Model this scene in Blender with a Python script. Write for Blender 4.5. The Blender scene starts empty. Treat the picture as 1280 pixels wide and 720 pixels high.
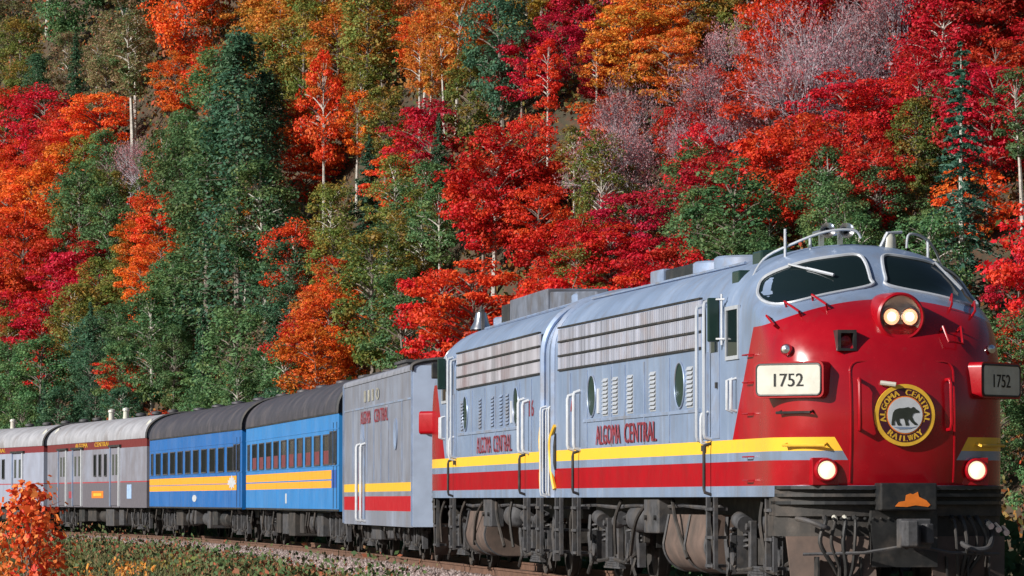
import bpy, math, random
import numpy as np
R = math.radians
sc = bpy.context.scene

# ------------------------------------------------------------------ camera, sky, sun, exposure
FPX, CAMH, HORIZON = 5500.0, 1.25, 625.0
TILT = math.atan((HORIZON - 360) / FPX)
cam_data = bpy.data.cameras.new('camera')
cam_data.sensor_width = 36.0
cam_data.lens = FPX / 1280 * 36.0
cam_data.clip_start = 0.5
cam_data.clip_end = 6000
cam = bpy.data.objects.new('camera', cam_data)
cam.location = (0, 0, CAMH)
cam.rotation_euler = (math.pi / 2 + TILT, 0, 0)
sc.collection.objects.link(cam)
sc.camera = cam

SUN_EL, SUN_AZ = R(27), R(61)          # azimuth: from straight behind the camera towards the left
to_sun = (-math.sin(SUN_AZ) * math.cos(SUN_EL), -math.cos(SUN_AZ) * math.cos(SUN_EL), math.sin(SUN_EL))
world = bpy.data.worlds.new('World')
sc.world = world
world.use_nodes = True
wn = world.node_tree.nodes
sky = wn.new('ShaderNodeTexSky')
sky.sky_type = 'NISHITA'
sky.sun_disc = False
sky.sun_elevation = SUN_EL
sky.sun_rotation = math.atan2(to_sun[0], to_sun[1])
sky.air_density = 1.0
sky.dust_density = 0.6
bgn = wn['Background']
bgn.inputs['Strength'].default_value = 0.05
world.node_tree.links.new(sky.outputs[0], bgn.inputs['Color'])
sl = bpy.data.lights.new('sun', 'SUN')
sl.energy = 5.0
sl.angle = R(0.53)
sl.color = (1.0, 0.955, 0.89)
sun = bpy.data.objects.new('sun', sl)
import mathutils
sun.rotation_euler = mathutils.Vector(to_sun).to_track_quat('Z', 'Y').to_euler()
sun.location = (-60, -60, 80)
sc.collection.objects.link(sun)
sc.view_settings.view_transform = 'Standard'
sc.view_settings.look = 'None'
sc.view_settings.exposure = 0.38
sc.view_settings.gamma = 1.0
sc.view_settings.use_curve_mapping = False
sc.cycles.max_bounces = 5
sc.cycles.diffuse_bounces = 2
sc.cycles.glossy_bounces = 3
sc.cycles.transparent_max_bounces = 6

# ------------------------------------------------------------------ helpers
COL = sc.collection

def link(o, parent=None):
    COL.objects.link(o)
    if parent is not None:
        o.parent = parent
    return o

def thing(name, label, cat, loc=(0, 0, 0), rotz=0.0, group=None):
    o = bpy.data.objects.new(name, None)
    o.empty_display_size = 0.3
    o.location = loc
    o.rotation_euler = (0, 0, rotz)
    o['label'] = label
    o['category'] = cat
    if group:
        o['group'] = group
    return link(o)

class MB:
    def __init__(s):
        s.v = []
        s.f = []
    def add(s, vs, fs):
        b = len(s.v)
        s.v += [tuple(p) for p in vs]
        s.f += [tuple(i + b for i in f) for f in fs]
        return s
    def box(s, x0, x1, y0, y1, z0, z1):
        vs = [(x, y, z) for z in (z0, z1) for y in (y0, y1) for x in (x0, x1)]
        return s.add(vs, [(0, 2, 3, 1), (4, 5, 7, 6), (0, 1, 5, 4), (2, 6, 7, 3), (0, 4, 6, 2), (1, 3, 7, 5)])
    def cone(s, p0, p1, r0, r1, n=8, caps=True):
        p0, p1 = np.array(p0, float), np.array(p1, float)
        d = p1 - p0
        d = d / (np.linalg.norm(d) + 1e-9)
        a = np.cross(d, (0, 0, 1.0) if abs(d[2]) < .9 else (1.0, 0, 0))
        a /= np.linalg.norm(a)
        b = np.cross(d, a)
        vs = []
        for p, r in ((p0, r0), (p1, r1)):
            for k in range(n):
                t = 2 * math.pi * k / n
                vs.append(p + r * (math.cos(t) * a + math.sin(t) * b))
        fs = [(k, (k + 1) % n, n + (k + 1) % n, n + k) for k in range(n)]
        if caps:
            fs += [tuple(range(n - 1, -1, -1)), tuple(range(n, 2 * n))]
        return s.add(vs, fs)
    def cyl(s, p0, p1, r, n=12):
        return s.cone(p0, p1, r, r, n)
    def tube(s, pts, r, n=6, closed=False, r1=None):
        pts = [np.array(p, float) for p in pts]
        m = len(pts)
        vs = []
        ref = None
        for i, p in enumerate(pts):
            if closed:
                d = pts[(i + 1) % m] - pts[i - 1]
            else:
                d = pts[min(i + 1, m - 1)] - pts[max(i - 1, 0)]
            d = d / (np.linalg.norm(d) + 1e-9)
            if ref is None:
                ref = np.cross(d, (0, 0, 1.0) if abs(d[2]) < .9 else (1.0, 0, 0))
            a = ref - d * np.dot(ref, d)
            a /= (np.linalg.norm(a) + 1e-9)
            ref = a
            b = np.cross(d, a)
            rr = r if r1 is None else r + (r1 - r) * i / (m - 1)
            for k in range(n):
                t = 2 * math.pi * k / n
                vs.append(p + rr * (math.cos(t) * a + math.sin(t) * b))
        fs = []
        for i in range(m if closed else m - 1):
            j = (i + 1) % m
            for k in range(n):
                l = (k + 1) % n
                fs.append((i * n + k, i * n + l, j * n + l, j * n + k))
        if not closed:
            fs += [tuple(range(n - 1, -1, -1)), tuple(range((m - 1) * n, m * n))]
        return s.add(vs, fs)
    def prism(s, pts, vec):
        """closed polygon of 3-D points pushed along vec"""
        n = len(pts)
        q = [tuple(np.array(p) + np.array(vec)) for p in pts]
        fs = [tuple(range(n - 1, -1, -1)), tuple(range(n, 2 * n))]
        fs += [(k, (k + 1) % n, n + (k + 1) % n, n + k) for k in range(n)]
        return s.add(list(pts) + q, fs)
    def lathe(s, c, axis, prof, n=20):
        """prof: list of (r, t) along axis from c"""
        c = np.array(c, float)
        d = np.array(axis, float)
        d /= np.linalg.norm(d)
        a = np.cross(d, (0, 0, 1.0) if abs(d[2]) < .9 else (1.0, 0, 0))
        a /= np.linalg.norm(a)
        b = np.cross(d, a)
        vs = []
        for r, t in prof:
            for k in range(n):
                g = 2 * math.pi * k / n
                vs.append(c + d * t + max(r, 1e-4) * (math.cos(g) * a + math.sin(g) * b))
        fs = []
        for i in range(len(prof) - 1):
            for k in range(n):
                l = (k + 1) % n
                fs.append((i * n + k, i * n + l, (i + 1) * n + l, (i + 1) * n + k))
        return s.add(vs, fs)
    def mesh(s, name, mat=None, smooth=False):
        me = bpy.data.meshes.new(name)
        me.from_pydata(s.v, [], s.f)
        import bmesh
        bm = bmesh.new()
        bm.from_mesh(me)
        bmesh.ops.recalc_face_normals(bm, faces=bm.faces)
        bm.to_mesh(me)
        bm.free()
        if smooth:
            me.polygons.foreach_set('use_smooth', [True] * len(me.polygons))
            me.set_sharp_from_angle(angle=R(38))
        if mat is not None:
            me.materials.append(mat)
        me.update()
        return me
    def build(s, name, mat, parent=None, smooth=False, bevel=0.0, label=None):
        o = bpy.data.objects.new(name, s.mesh(name, mat, smooth))
        link(o, parent)
        if bevel:
            m = o.modifiers.new('bevel', 'BEVEL')
            m.width = bevel
            m.segments = 2
            m.limit_method = 'ANGLE'
        if label:
            o['label'] = label
        return o

def inst(name, me, parent, loc=(0, 0, 0), rot=(0, 0, 0), scale=(1, 1, 1)):
    o = bpy.data.objects.new(name, me)
    o.location = loc
    o.rotation_euler = rot
    o.scale = scale
    return link(o, parent)

def spline(pts, per=6, closed=True):
    pts = [np.array(p, float) for p in pts]
    n = len(pts)
    out = []
    for i in range(n if closed else n - 1):
        p0, p1, p2, p3 = [pts[(i + k) % n] if closed else pts[min(max(i + k, 0), n - 1)] for k in (-1, 0, 1, 2)]
        for j in range(per):
            t = j / per
            out.append(.5 * (2 * p1 + (p2 - p0) * t + (2 * p0 - 5 * p1 + 4 * p2 - p3) * t * t + (3 * p1 - p0 - 3 * p2 + p3) * t ** 3))
    if not closed:
        out.append(pts[-1])
    return out

def pch(z, pts):
    xs = [p[0] for p in pts]
    ys = [p[1] for p in pts]
    if z <= xs[0]:
        return ys[0]
    if z >= xs[-1]:
        return ys[-1]
    n = len(xs)
    d = [(ys[i + 1] - ys[i]) / (xs[i + 1] - xs[i]) for i in range(n - 1)]
    m = [d[0]] + [0 if d[i - 1] * d[i] <= 0 else 2 * d[i - 1] * d[i] / (d[i - 1] + d[i]) for i in range(1, n - 1)] + [d[-1]]
    i = max(k for k in range(n - 1) if z >= xs[k])
    h = xs[i + 1] - xs[i]
    t = (z - xs[i]) / h
    return (2 * t ** 3 - 3 * t * t + 1) * ys[i] + (t ** 3 - 2 * t * t + t) * h * m[i] + (-2 * t ** 3 + 3 * t * t) * ys[i + 1] + (t ** 3 - t * t) * h * m[i + 1]

_font = {}
def glyphs(text):
    """flat mesh of a word in x,y with unit cap height: verts, faces, width"""
    if text not in _font:
        cu = bpy.data.curves.new('t', 'FONT')
        cu.body = text
        cu.size = 1.0
        cu.resolution_u = 3
        o = bpy.data.objects.new('t', cu)
        COL.objects.link(o)
        bpy.context.view_layer.update()
        me = bpy.data.meshes.new_from_object(o.evaluated_get(bpy.context.evaluated_depsgraph_get()))
        v = np.array([tuple(p.co) for p in me.vertices])
        f = [tuple(p.vertices) for p in me.polygons]
        bpy.data.objects.remove(o)
        bpy.data.curves.remove(cu)
        bpy.data.meshes.remove(me)
        v[:, 0] -= v[:, 0].min()
        v[:, 1] -= min(0, v[:, 1].min()) * 0
        v /= 0.729
        _font[text] = (v, f, v[:, 0].max())
    return _font[text]

def word(mb, text, fn, width, height, x0=0, y0=0, bold=0.0):
    """text scaled to width/height and mapped by fn(u,v) -> point"""
    v, f, w = glyphs(text)
    pts = [fn(x0 + p[0] / w * width, y0 + p[1] * height) for p in v]
    mb.add(pts, f)
    if bold:
        mb.add([fn(x0 + bold + p[0] / w * width, y0 + p[1] * height) for p in v], f)
    return mb

# ------------------------------------------------------------------ materials
class NT:
    def __init__(s, name):
        s.m = bpy.data.materials.new(name)
        s.m.use_nodes = True
        s.t = s.m.node_tree
        s.n = s.t.nodes
        s.bsdf = s.n['Principled BSDF']
    def new(s, typ, **kw):
        n = s.n.new(typ)
        for k, v in kw.items():
            setattr(n, k, v)
        return n
    def put(s, sock, val):
        if isinstance(val, bpy.types.NodeSocket):
            s.t.links.new(val, sock)
        else:
            sock.default_value = val
    def m_(s, op, a, b=0.0, c=None):
        n = s.new('ShaderNodeMath', operation=op)
        s.put(n.inputs[0], a)
        s.put(n.inputs[1], b)
        if c is not None:
            s.put(n.inputs[2], c)
        return n.outputs[0]
    def lt(s, a, b): return s.m_('LESS_THAN', a, b)
    def gt(s, a, b): return s.m_('GREATER_THAN', a, b)
    def mul(s, *a):
        r = a[0]
        for b in a[1:]:
            r = s.m_('MULTIPLY', r, b)
        return r
    def orr(s, *a):
        r = a[0]
        for b in a[1:]:
            r = s.m_('MAXIMUM', r, b)
        return r
    def mix(s, fac, a, b, mode='MIX'):
        n = s.new('ShaderNodeMix', data_type='RGBA', blend_type=mode)
        s.put(n.inputs[0], fac)
        s.put(n.inputs[6], a if isinstance(a, bpy.types.NodeSocket) else (*a, 1))
        s.put(n.inputs[7], b if isinstance(b, bpy.types.NodeSocket) else (*b, 1))
        return n.outputs[2]
    def coord(s, which='Object'):
        return s.new('ShaderNodeTexCoord').outputs[which]
    def noise(s, scale, detail=4, rough=.55, stretch=None, co=None):
        co = co or s.coord()
        if stretch:
            mp = s.new('ShaderNodeMapping')
            mp.inputs['Scale'].default_value = stretch
            s.t.links.new(co, mp.inputs[0])
            co = mp.outputs[0]
        n = s.new('ShaderNodeTexNoise')
        n.inputs['Scale'].default_value = scale
        n.inputs['Detail'].default_value = detail
        n.inputs['Roughness'].default_value = rough
        s.t.links.new(co, n.inputs['Vector'])
        return n.outputs['Fac']
    def ramp(s, fac, lo, hi, a=0.0, b=1.0):
        n = s.new('ShaderNodeMapRange')
        s.put(n.inputs[0], fac)
        for i, v in enumerate((lo, hi, a, b)):
            n.inputs[i + 1].default_value = v
        n.clamp = True
        return n.outputs[0]
    def bump(s, h, strength=.2, dist=.02):
        n = s.new('ShaderNodeBump')
        n.inputs['Strength'].default_value = strength
        n.inputs['Distance'].default_value = dist
        s.t.links.new(h, n.inputs['Height'])
        s.t.links.new(n.outputs[0], s.bsdf.inputs['Normal'])
    def done(s, col, rough=.5, metal=0.0, spec=.5, coat=0.0):
        s.put(s.bsdf.inputs['Base Color'], col if isinstance(col, bpy.types.NodeSocket) else (*col, 1))
        s.put(s.bsdf.inputs['Roughness'], rough)
        s.put(s.bsdf.inputs['Metallic'], metal)
        s.put(s.bsdf.inputs['Specular IOR Level'], spec)
        s.put(s.bsdf.inputs['Coat Weight'], coat)
        return s.m

def simple(name, col, rough=.5, metal=0.0, var=.25, scale=6.0, dirt=None, spec=.5, stretch=None, bump=0):
    t = NT(name)
    n = t.noise(scale, 5, .6, stretch)
    dk = tuple(c * (1 - var) for c in col)
    c = t.mix(t.ramp(n, .35, .65), dk, col)
    if dirt:
        c = t.mix(t.ramp(t.noise(scale * .45, 6, .65), .48, .68, 0, .75), c, dirt)
    if bump:
        t.bump(t.noise(scale * 6, 3), bump, .01)
    return t.done(c, t.ramp(n, .3, .7, rough * .85, min(1, rough * 1.15)), metal, spec)

def emit(name, col, strength):
    t = NT(name)
    t.done((.8, .8, .8), .3)
    t.put(t.bsdf.inputs['Emission Color'], (*col, 1))
    t.bsdf.inputs['Emission Strength'].default_value = strength
    return t.m

SILVER = (.245, .325, .475)
RED = (.34, .002, .008)
YEL = (.80, .46, .04)

def grime(t, c, amount=.55, fade=.28):
    """rain streaks and road dirt on painted side sheets"""
    st = t.noise(3.0, 6, .65, (1.0, 1.0, .08))
    c = t.mix(t.ramp(st, .50, .74, 0, amount), c, (.20, .175, .16))
    big = t.noise(.7, 5, .6)
    c = t.mix(t.ramp(big, .45, .75, 0, fade), c, (.46, .56, .74))
    ls = t.noise(4.5, 5, .7, (1.0, 1.0, .05))
    c = t.mix(t.ramp(ls, .60, .74, 0, amount * .8), c, (.56, .62, .74))
    fine = t.noise(14, 4, .6)
    return t.mix(t.ramp(fine, .62, .8, 0, .35), c, (.13, .11, .10))

def loco_paint():
    t = NT('locomotive_paint')
    sep = t.new('ShaderNodeSeparateXYZ')
    t.t.links.new(t.coord(), sep.inputs[0])
    x, y, z = sep.outputs
    ax = t.m_('ABSOLUTE', x)
    cut = t.m_('SUBTRACT', .85, t.m_('MULTIPLY', t.m_('SUBTRACT', 2.02, z), .57))
    out = t.gt(ax, cut)
    yellow = t.mul(t.gt(z, 1.86), t.lt(z, 2.03), out)
    lower = t.mul(t.gt(z, 1.43), t.lt(z, 1.745))
    yb = t.m_('SUBTRACT', 2.6, t.m_('MULTIPLY', t.m_('SUBTRACT', z, 2.48), .85))
    arch = t.m_('SUBTRACT', 3.775, t.m_('MULTIPLY', t.m_('MULTIPLY', x, x), .145))
    nose = t.mul(t.lt(y, yb), t.gt(z, 2.03), t.lt(z, arch))
    mid = t.mul(t.lt(ax, cut), t.lt(y, 1.0), t.gt(z, 1.43), t.lt(z, 2.05))
    red = t.orr(lower, nose, mid)
    silver = grime(t, t.mix(t.ramp(t.noise(1.3, 5), .35, .65), tuple(c * .85 for c in SILVER), SILVER), .55)
    redc = t.mix(t.ramp(t.noise(2.0, 5), .3, .7), (.26, .002, .007), RED)
    redc = t.mix(t.ramp(t.noise(9.0, 5), .60, .8, 0, .25), redc, (.22, .03, .03))
    redc = t.mix(t.ramp(t.noise(55.0, 3, .7), .68, .76, 0, .5), redc, (.10, .03, .025))
    redc = t.mix(t.ramp(t.noise(5.0, 6, .65, (1.0, 1.0, .10)), .56, .78, 0, .4), redc, (.16, .02, .02))
    yc = t.mix(t.ramp(t.noise(5.0, 5), .5, .8, 0, .3), YEL, (.5, .33, .1))
    c = t.mix(red, silver, redc)
    c = t.mix(yellow, c, yc)
    fr = t.ramp(y, .9, 2.7, 1.0, 0.0)
    rough = t.m_('ADD', t.m_('MULTIPLY', fr, -.24), t.ramp(t.noise(4, 4), .3, .7, .40, .54))
    paint = t.orr(red, yellow)
    spec = t.m_('ADD', .10, t.m_('MULTIPLY', fr, .32))
    spec = t.m_('ADD', spec, t.m_('MULTIPLY', t.m_('SUBTRACT', 1.0, paint), .2))
    t.done(c, rough, t.m_('MULTIPLY', t.m_('SUBTRACT', 1.0, paint), .35), spec, t.m_('MULTIPLY', t.m_('MULTIPLY', fr, red), .35))
    t.bsdf.inputs['Coat Roughness'].default_value = .12
    t.bump(t.noise(1.6, 2, .5), .10, .03)
    return t.m

def banded(name, base, bands, dirt=.4, rough=.45, metal=0.0, ysel=None):
    """side paint with horizontal bands (z0,z1,colour[,y0,y1])"""
    t = NT(name)
    sep = t.new('ShaderNodeSeparateXYZ')
    t.t.links.new(t.coord(), sep.inputs[0])
    x, y, z = sep.outputs
    c = t.mix(t.ramp(t.noise(1.1, 5), .35, .65), tuple(k * .88 for k in base), base)
    if dirt:
        c = grime(t, c, dirt, .28 if dirt > .2 else .07)
    for b in bands:
        m = t.mul(t.gt(z, b[0]), t.lt(z, b[1]))
        if len(b) > 3:
            m = t.mul(m, t.gt(y, b[3]), t.lt(y, b[4]))
        bc = t.mix(t.ramp(t.noise(6.0, 5), .45, .8, 0, .35), b[2], tuple(k * .55 for k in b[2]))
        c = t.mix(m, c, bc)
    t.bump(t.noise(1.4, 2, .5), .08, .03)
    return t.done(c, t.ramp(t.noise(4, 4), .3, .7, rough * .85, rough * 1.15), metal, .16)

M = {}
M['loco'] = loco_paint()
M['silver'] = simple('silver_paint', (.29, .37, .53), .4, .3, .2, 3, (.25, .22, .20))
M['grille'] = simple('stainless_grille', (.52, .54, .63), .4, .25, .38, 2.2, (.40, .34, .34), stretch=(1, 2.2, .15))
M['grille_old'] = simple('dusty_stainless_grille', (.56, .55, .60), .45, .2, .40, 1.6, (.30, .22, .23), stretch=(1, 1.6, .12))
M['dull_silver'] = simple('dull_sooty_silver', (.17, .19, .24), .55, .2, .35, 3, (.09, .08, .08))
M['white'] = simple('white_enamel', (.55, .57, .60), .4, 0, .15, 8)
M['black'] = simple('black_paint', (.014, .015, .017), .45, 0, .3, 6, (.05, .045, .04))
M['mirror_green'] = simple('dark_green_enamel', (.012, .035, .028), .25, 0, .2, 5)
M['under'] = simple('dusty_running_gear', (.036, .032, .029), .75, 0, .5, 5, (.08, .063, .052), bump=.3)
M['under_grey'] = simple('grey_dusty_steel', (.066, .066, .072), .7, 0, .55, 6, (.085, .07, .058), bump=.2)
M['dark'] = simple('greasy_black_steel', (.022, .022, .022), .6, 0, .4, 7, (.07, .058, .05))
M['brown'] = simple('brown_dusty_steel', (.135, .092, .074), .8, 0, .4, 3, (.06, .047, .04), bump=.25)
M['steel'] = simple('worn_steel', (.35, .33, .32), .35, .8, .3, 8)
M['yellow'] = simple('yellow_enamel', YEL, .45, 0, .2, 6)
M['red'] = simple('red_enamel', RED, .3, 0, .15, 5)
M['letter_red'] = simple('faded_red_lettering', (.33, .05, .07), .55, 0, .35, 10)
M['orange'] = simple('orange_enamel', (.80, .20, .02), .5, 0, .2, 9)
M['navy'] = simple('deep_purple_enamel', (.06, .008, .02), .4, 0, .2, 8)
M['bear'] = simple('dark_olive_enamel', (.025, .03, .022), .5, 0, .2, 9)
M['plate'] = simple('cream_plate', (.56, .55, .48), .35, 0, .14, 5, (.42, .38, .32))
M['chrome'] = simple('bright_metal', (.70, .70, .72), .18, .95, .1, 6)
M['lit'] = emit('lit_lamp', (1.0, .42, .16), .95)
M['core'] = emit('lamp_filament', (1.0, .72, .50), 2.2)
M['litw'] = emit('lit_ditch_lamp', (1.0, .82, .50), .95)
M['gasket'] = simple('window_gasket', (.50, .53, .58), .4, .3, .1, 9)
def glass(name, col=(.006, .012, .013), rough=.06, spec=.5):
    t = NT(name)
    return t.done(col, rough, 0, spec)
M['glass'] = glass('dark_glass')
M['porthole'] = glass('green_dark_glass', (.006, .025, .018), .3, .15)
def clear_glass():
    t = NT('clear_lamp_glass')
    t.bsdf.inputs['Transmission Weight'].default_value = 1.0
    return t.done((1, 1, 1), .02)
M['clear'] = clear_glass()
M['interior_blue'] = simple('pale_blue_cab_lining', (.20, .42, .48), .6, 0, .15, 8)

# ------------------------------------------------------------------ locomotive shell
HW, ZB, ZS, ZT, NEXP = 1.5, 1.29, 3.55, 4.57, 2.3
YF = [(1.29, .14), (1.43, .10), (1.8, .03), (2.3, 0), (2.8, .05), (3.1, .14), (3.35, .28), (3.55, .46), (3.7, .68), (3.82, .95), (3.9, 1.12), (4.1, 1.3), (4.36, 1.58), (4.46, 1.85), (4.53, 2.2), (4.57, 2.6)]
YS = [(1.29, 1.15), (2.8, 1.15), (3.2, 1.25), (3.55, 1.6), (3.75, 2.1), (3.9, 2.35), (4.36, 2.5), (4.57, 2.9)]
NE = [(1.29, 2.45), (2.8, 2.4), (3.4, 2.25), (3.8, 2.1), (4.57, 2.0)]
YJ, LEN = 3.0, 15.6

def hw(z):
    if z <= ZS:
        return HW
    return HW * max(0.0, 1 - ((z - ZS) / (ZT - ZS)) ** NEXP) ** (1 / NEXP)

def front(x, z):
    a = min(1.0, abs(x) / max(hw(z), 1e-6))
    n, ys, yf = pch(z, NE), pch(z, YS), pch(z, YF)
    return ys - (ys - yf) * (1 - a ** n) ** (1 / n)

def surf(x, z, off=0.0):
    e = .01
    p = np.array([x, front(x, z), z])
    if off:
        gx = (front(x + e, z) - front(x - e, z)) / (2 * e)
        gz = (front(x, z + e) - front(x, z - e)) / (2 * e)
        n = np.array([gx, -1, gz])
        p = p + off * n / np.linalg.norm(n)
    return p

ZL = list(np.linspace(ZB, ZS, 30)) + [ZS + (ZT - ZS) * math.sin(t) ** (2 / NEXP) for t in np.linspace(0, math.pi / 2, 26)[1:-1]] + [ZT - .0002]

def loco_shell_mesh():
    mb = MB()
    rows = []
    NS = 56
    for z in ZL:
        w_, n, ys, yf = hw(z), pch(z, NE), pch(z, YS), pch(z, YF)
        row = [(-w_, YJ + (ys - YJ) * k / 3, z) for k in range(3)]
        for k in range(NS + 1):
            t = math.pi * k / NS
            cx, sn = math.cos(t), math.sin(t)
            row.append((-w_ * math.copysign(abs(cx) ** (2 / n), cx), ys - (ys - yf) * max(sn, 0) ** (2 / n), z))
        row += [(w_, ys + (YJ - ys) * k / 3, z) for k in range(1, 4)]
        rows.append(row)
    m = len(rows[0])
    vs = [p for r in rows for p in r]
    fs = []
    for i in range(len(rows) - 1):
        for k in range(m - 1):
            fs.append((i * m + k, i * m + k + 1, (i + 1) * m + k + 1, (i + 1) * m + k))
    # long body behind the cab
    left = [(-hw(z), z) for z in ZL]
    prof = left + [(-x, z) for x, z in reversed(left)]
    ys_ = list(np.linspace(YJ, LEN, 8))
    b = len(vs)
    k_ = len(prof)
    for y in ys_:
        vs += [(x, y, z) for x, z in prof]
    for i in range(len(ys_) - 1):
        for k in range(k_ - 1):
            fs.append((b + i * k_ + k, b + i * k_ + k + 1, b + (i + 1) * k_ + k + 1, b + (i + 1) * k_ + k))
    fs.append(tuple(b + (len(ys_) - 1) * k_ + k for k in range(k_)))
    mb.add(vs, fs)
    import bmesh
    me = mb.mesh('body', M['loco'], False)
    bm = bmesh.new()
    bm.from_mesh(me)
    bmesh.ops.remove_doubles(bm, verts=bm.verts, dist=.0006)
    bmesh.ops.recalc_face_normals(bm, faces=bm.faces)
    bm.to_mesh(me)
    bm.free()
    me.polygons.foreach_set('use_smooth', [True] * len(me.polygons))
    me.set_sharp_from_angle(angle=R(40))
    return me

SHELL = loco_shell_mesh()

# shared running-gear meshes
def wheel_mesh(r=.5):
    mb = MB()
    mb.lathe((0, 0, 0), (1, 0, 0), [(.001, -.05), (.09, -.06), (.11, -.02), (r - .10, -.01), (r - .08, -.06), (r, -.06), (r, .05), (r + .03, .055), (r + .03, .08), (r - .09, .08), (r - .09, .03), (.11, .02), (.001, .03)], 24)
    return mb.mesh('wheel', M['under'], True)
WHEEL = wheel_mesh()

def axle_box_mesh():
    mb = MB().box(-.10, .06, -.17, .17, -.16, .16)
    mb.cyl((-.16, 0, 0), (-.09, 0, 0), .12, 12)
    mb.box(-.14, .04, -.22, -.15, -.2, .28).box(-.14, .04, .15, .22, -.2, .28)
    return mb.mesh('axle_box', M['under_grey'])
AXLEBOX = axle_box_mesh()

def spring_mesh():
    mb = MB()
    pts = [(.085 * math.cos(t), .085 * math.sin(t), t / (2 * math.pi) * .075) for t in np.linspace(0, 2 * math.pi * 4, 41)]
    mb.tube(pts, .022, 5)
    return mb.mesh('spring', M['under_grey'], True)
SPRING = spring_mesh()

def bogie(parent, yc, base=2.7, sides=(-1, 1), passenger=False):
    fr = MB()
    fr.box(-.95, .95, yc - .30, yc + .30, .48, .86)                       # bolster
    fr.box(-.9, .9, yc - base / 2 - .62, yc - base / 2 - .48, .55, .75)
    fr.box(-.9, .9, yc + base / 2 + .48, yc + base / 2 + .62, .55, .75)
    fr.box(-.62, .62, yc - base / 2 - .5, yc + base / 2 + .5, .58, .70)
    b = fr.build('bogie', M['dark'], parent)
    for s in (-1, 1):
        X = s * 1.04
        f = MB()
        h = base / 2
        prof = [(yc - h - .62, .62), (yc - h - .62, .86), (yc - h + .30, .90), (yc - .62, .74), (yc + .62, .74), (yc + h - .30, .90), (yc + h + .62, .86), (yc + h + .62, .62),
                (yc + h + .25, .56), (yc + h - .30, .60), (yc + .55, .40), (yc - .55, .40), (yc - h + .30, .60), (yc - h - .25, .56)]
        f.prism([(X - .05, y, z) for y, z in prof], (.10, 0, 0))
        f.build('side_frame', M['under'], b, bevel=.012)
        for q in (-1, 1):
            inst('wheel', WHEEL, b, (s * .76, yc + q * h, .5), (0, 0, 0 if s < 0 else math.pi))
            inst('axle_box', AXLEBOX, b, (X + s * .02, yc + q * h, .5), (0, 0, 0 if s < 0 else math.pi))
        if s in sides:
            # swing hangers and elliptic spring outside the frame
            for q in (-.42, .42):
                m = MB().box(X + s * .06, X + s * .15, yc + q - .07, yc + q + .07, .24, .98)
                m.cyl((X + s * .04, yc + q, .90), (X + s * .20, yc + q, .90), .05, 8)
                m.build('swing_hanger', M['under_grey'], b, bevel=.01)
            m = MB()
            for k in range(5):
                m.box(X + s * .06, X + s * .15, yc - .62 + k * .09, yc + .62 - k * .09, .22 + k * .035, .25 + k * .035)
            m.build('leaf_spring', M['under_grey'], b)
            for q in (-1, 1):
                for d in (-.40, .40):
                    inst('spring', SPRING, b, (X + s * .02, yc + q * h + d, .60))
                m = MB()
                m.cyl((X + s * .16, yc + q * (h - .72), .93), (X + s * .16, yc + q * (h - .32), .99), .11, 14)
                m.cyl((X + s * .16, yc + q * (h - .34), .985), (X + s * .16, yc + q * (h + .10), 1.02), .025, 6)
                m.build('brake_cylinder', M['under_grey'], b, smooth=True)
                m = MB()
                y0 = yc + q * (h + .60)
                m.tube([(X + s * .10, y0, 1.02), (X + s * .13, y0 - q * .03, .7), (X + s * .10, y0 - q * .05, .34)], .035, 6)
                m.box(X + s * .02, X + s * .12, y0 - .08 - q * .06, y0 + .08 - q * .06, .26, .62)
                m.build('brake_hanger', M['under_grey'], b)
                m = MB().tube([(X + s * .14, yc + q * .2, .36), (X + s * .15, yc + q * (h - .3), .32), (X + s * .13, yc + q * (h + .45), .46)], .028, 6)
                m.build('brake_rod', M['under'], b)
                m = MB().tube([(X + s * .10, yc + q * (h + .3), .40), (X + s * .15, yc + q * (h + .34), .25), (X + s * .15, yc + q * (h + .55), .12)], .03, 6)
                m.build('sand_pipe', M['under'], b)
    return b

def post_rail(parent, name, X, y, z0, z1, s, mat, r=.022):
    mb = MB().tube([(X, y, z0), (X + s * .09, y, z0 + .03), (X + s * .10, y, z0 + .08), (X + s * .10, y, z1 - .08), (X + s * .09, y, z1 - .03), (X, y, z1)], r, 8)
    return mb.build(name, mat, parent, smooth=True)

def ladder(parent, X, y0, y1, z0, z1, s, n=3, mat='under_grey'):
    mb = MB()
    for y in (y0, y1):
        mb.box(X, X + s * .05, y - .04, y + .04, z0, z1)
    for k in range(n):
        z = z0 + .04 + (z1 - z0 - .2) * k / max(1, n - 1)
        mb.box(X - s * .14, X + s * .07, y0, y1, z - .02, z + .02)
    return mb.build('step_ladder', M[mat], parent)

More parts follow.
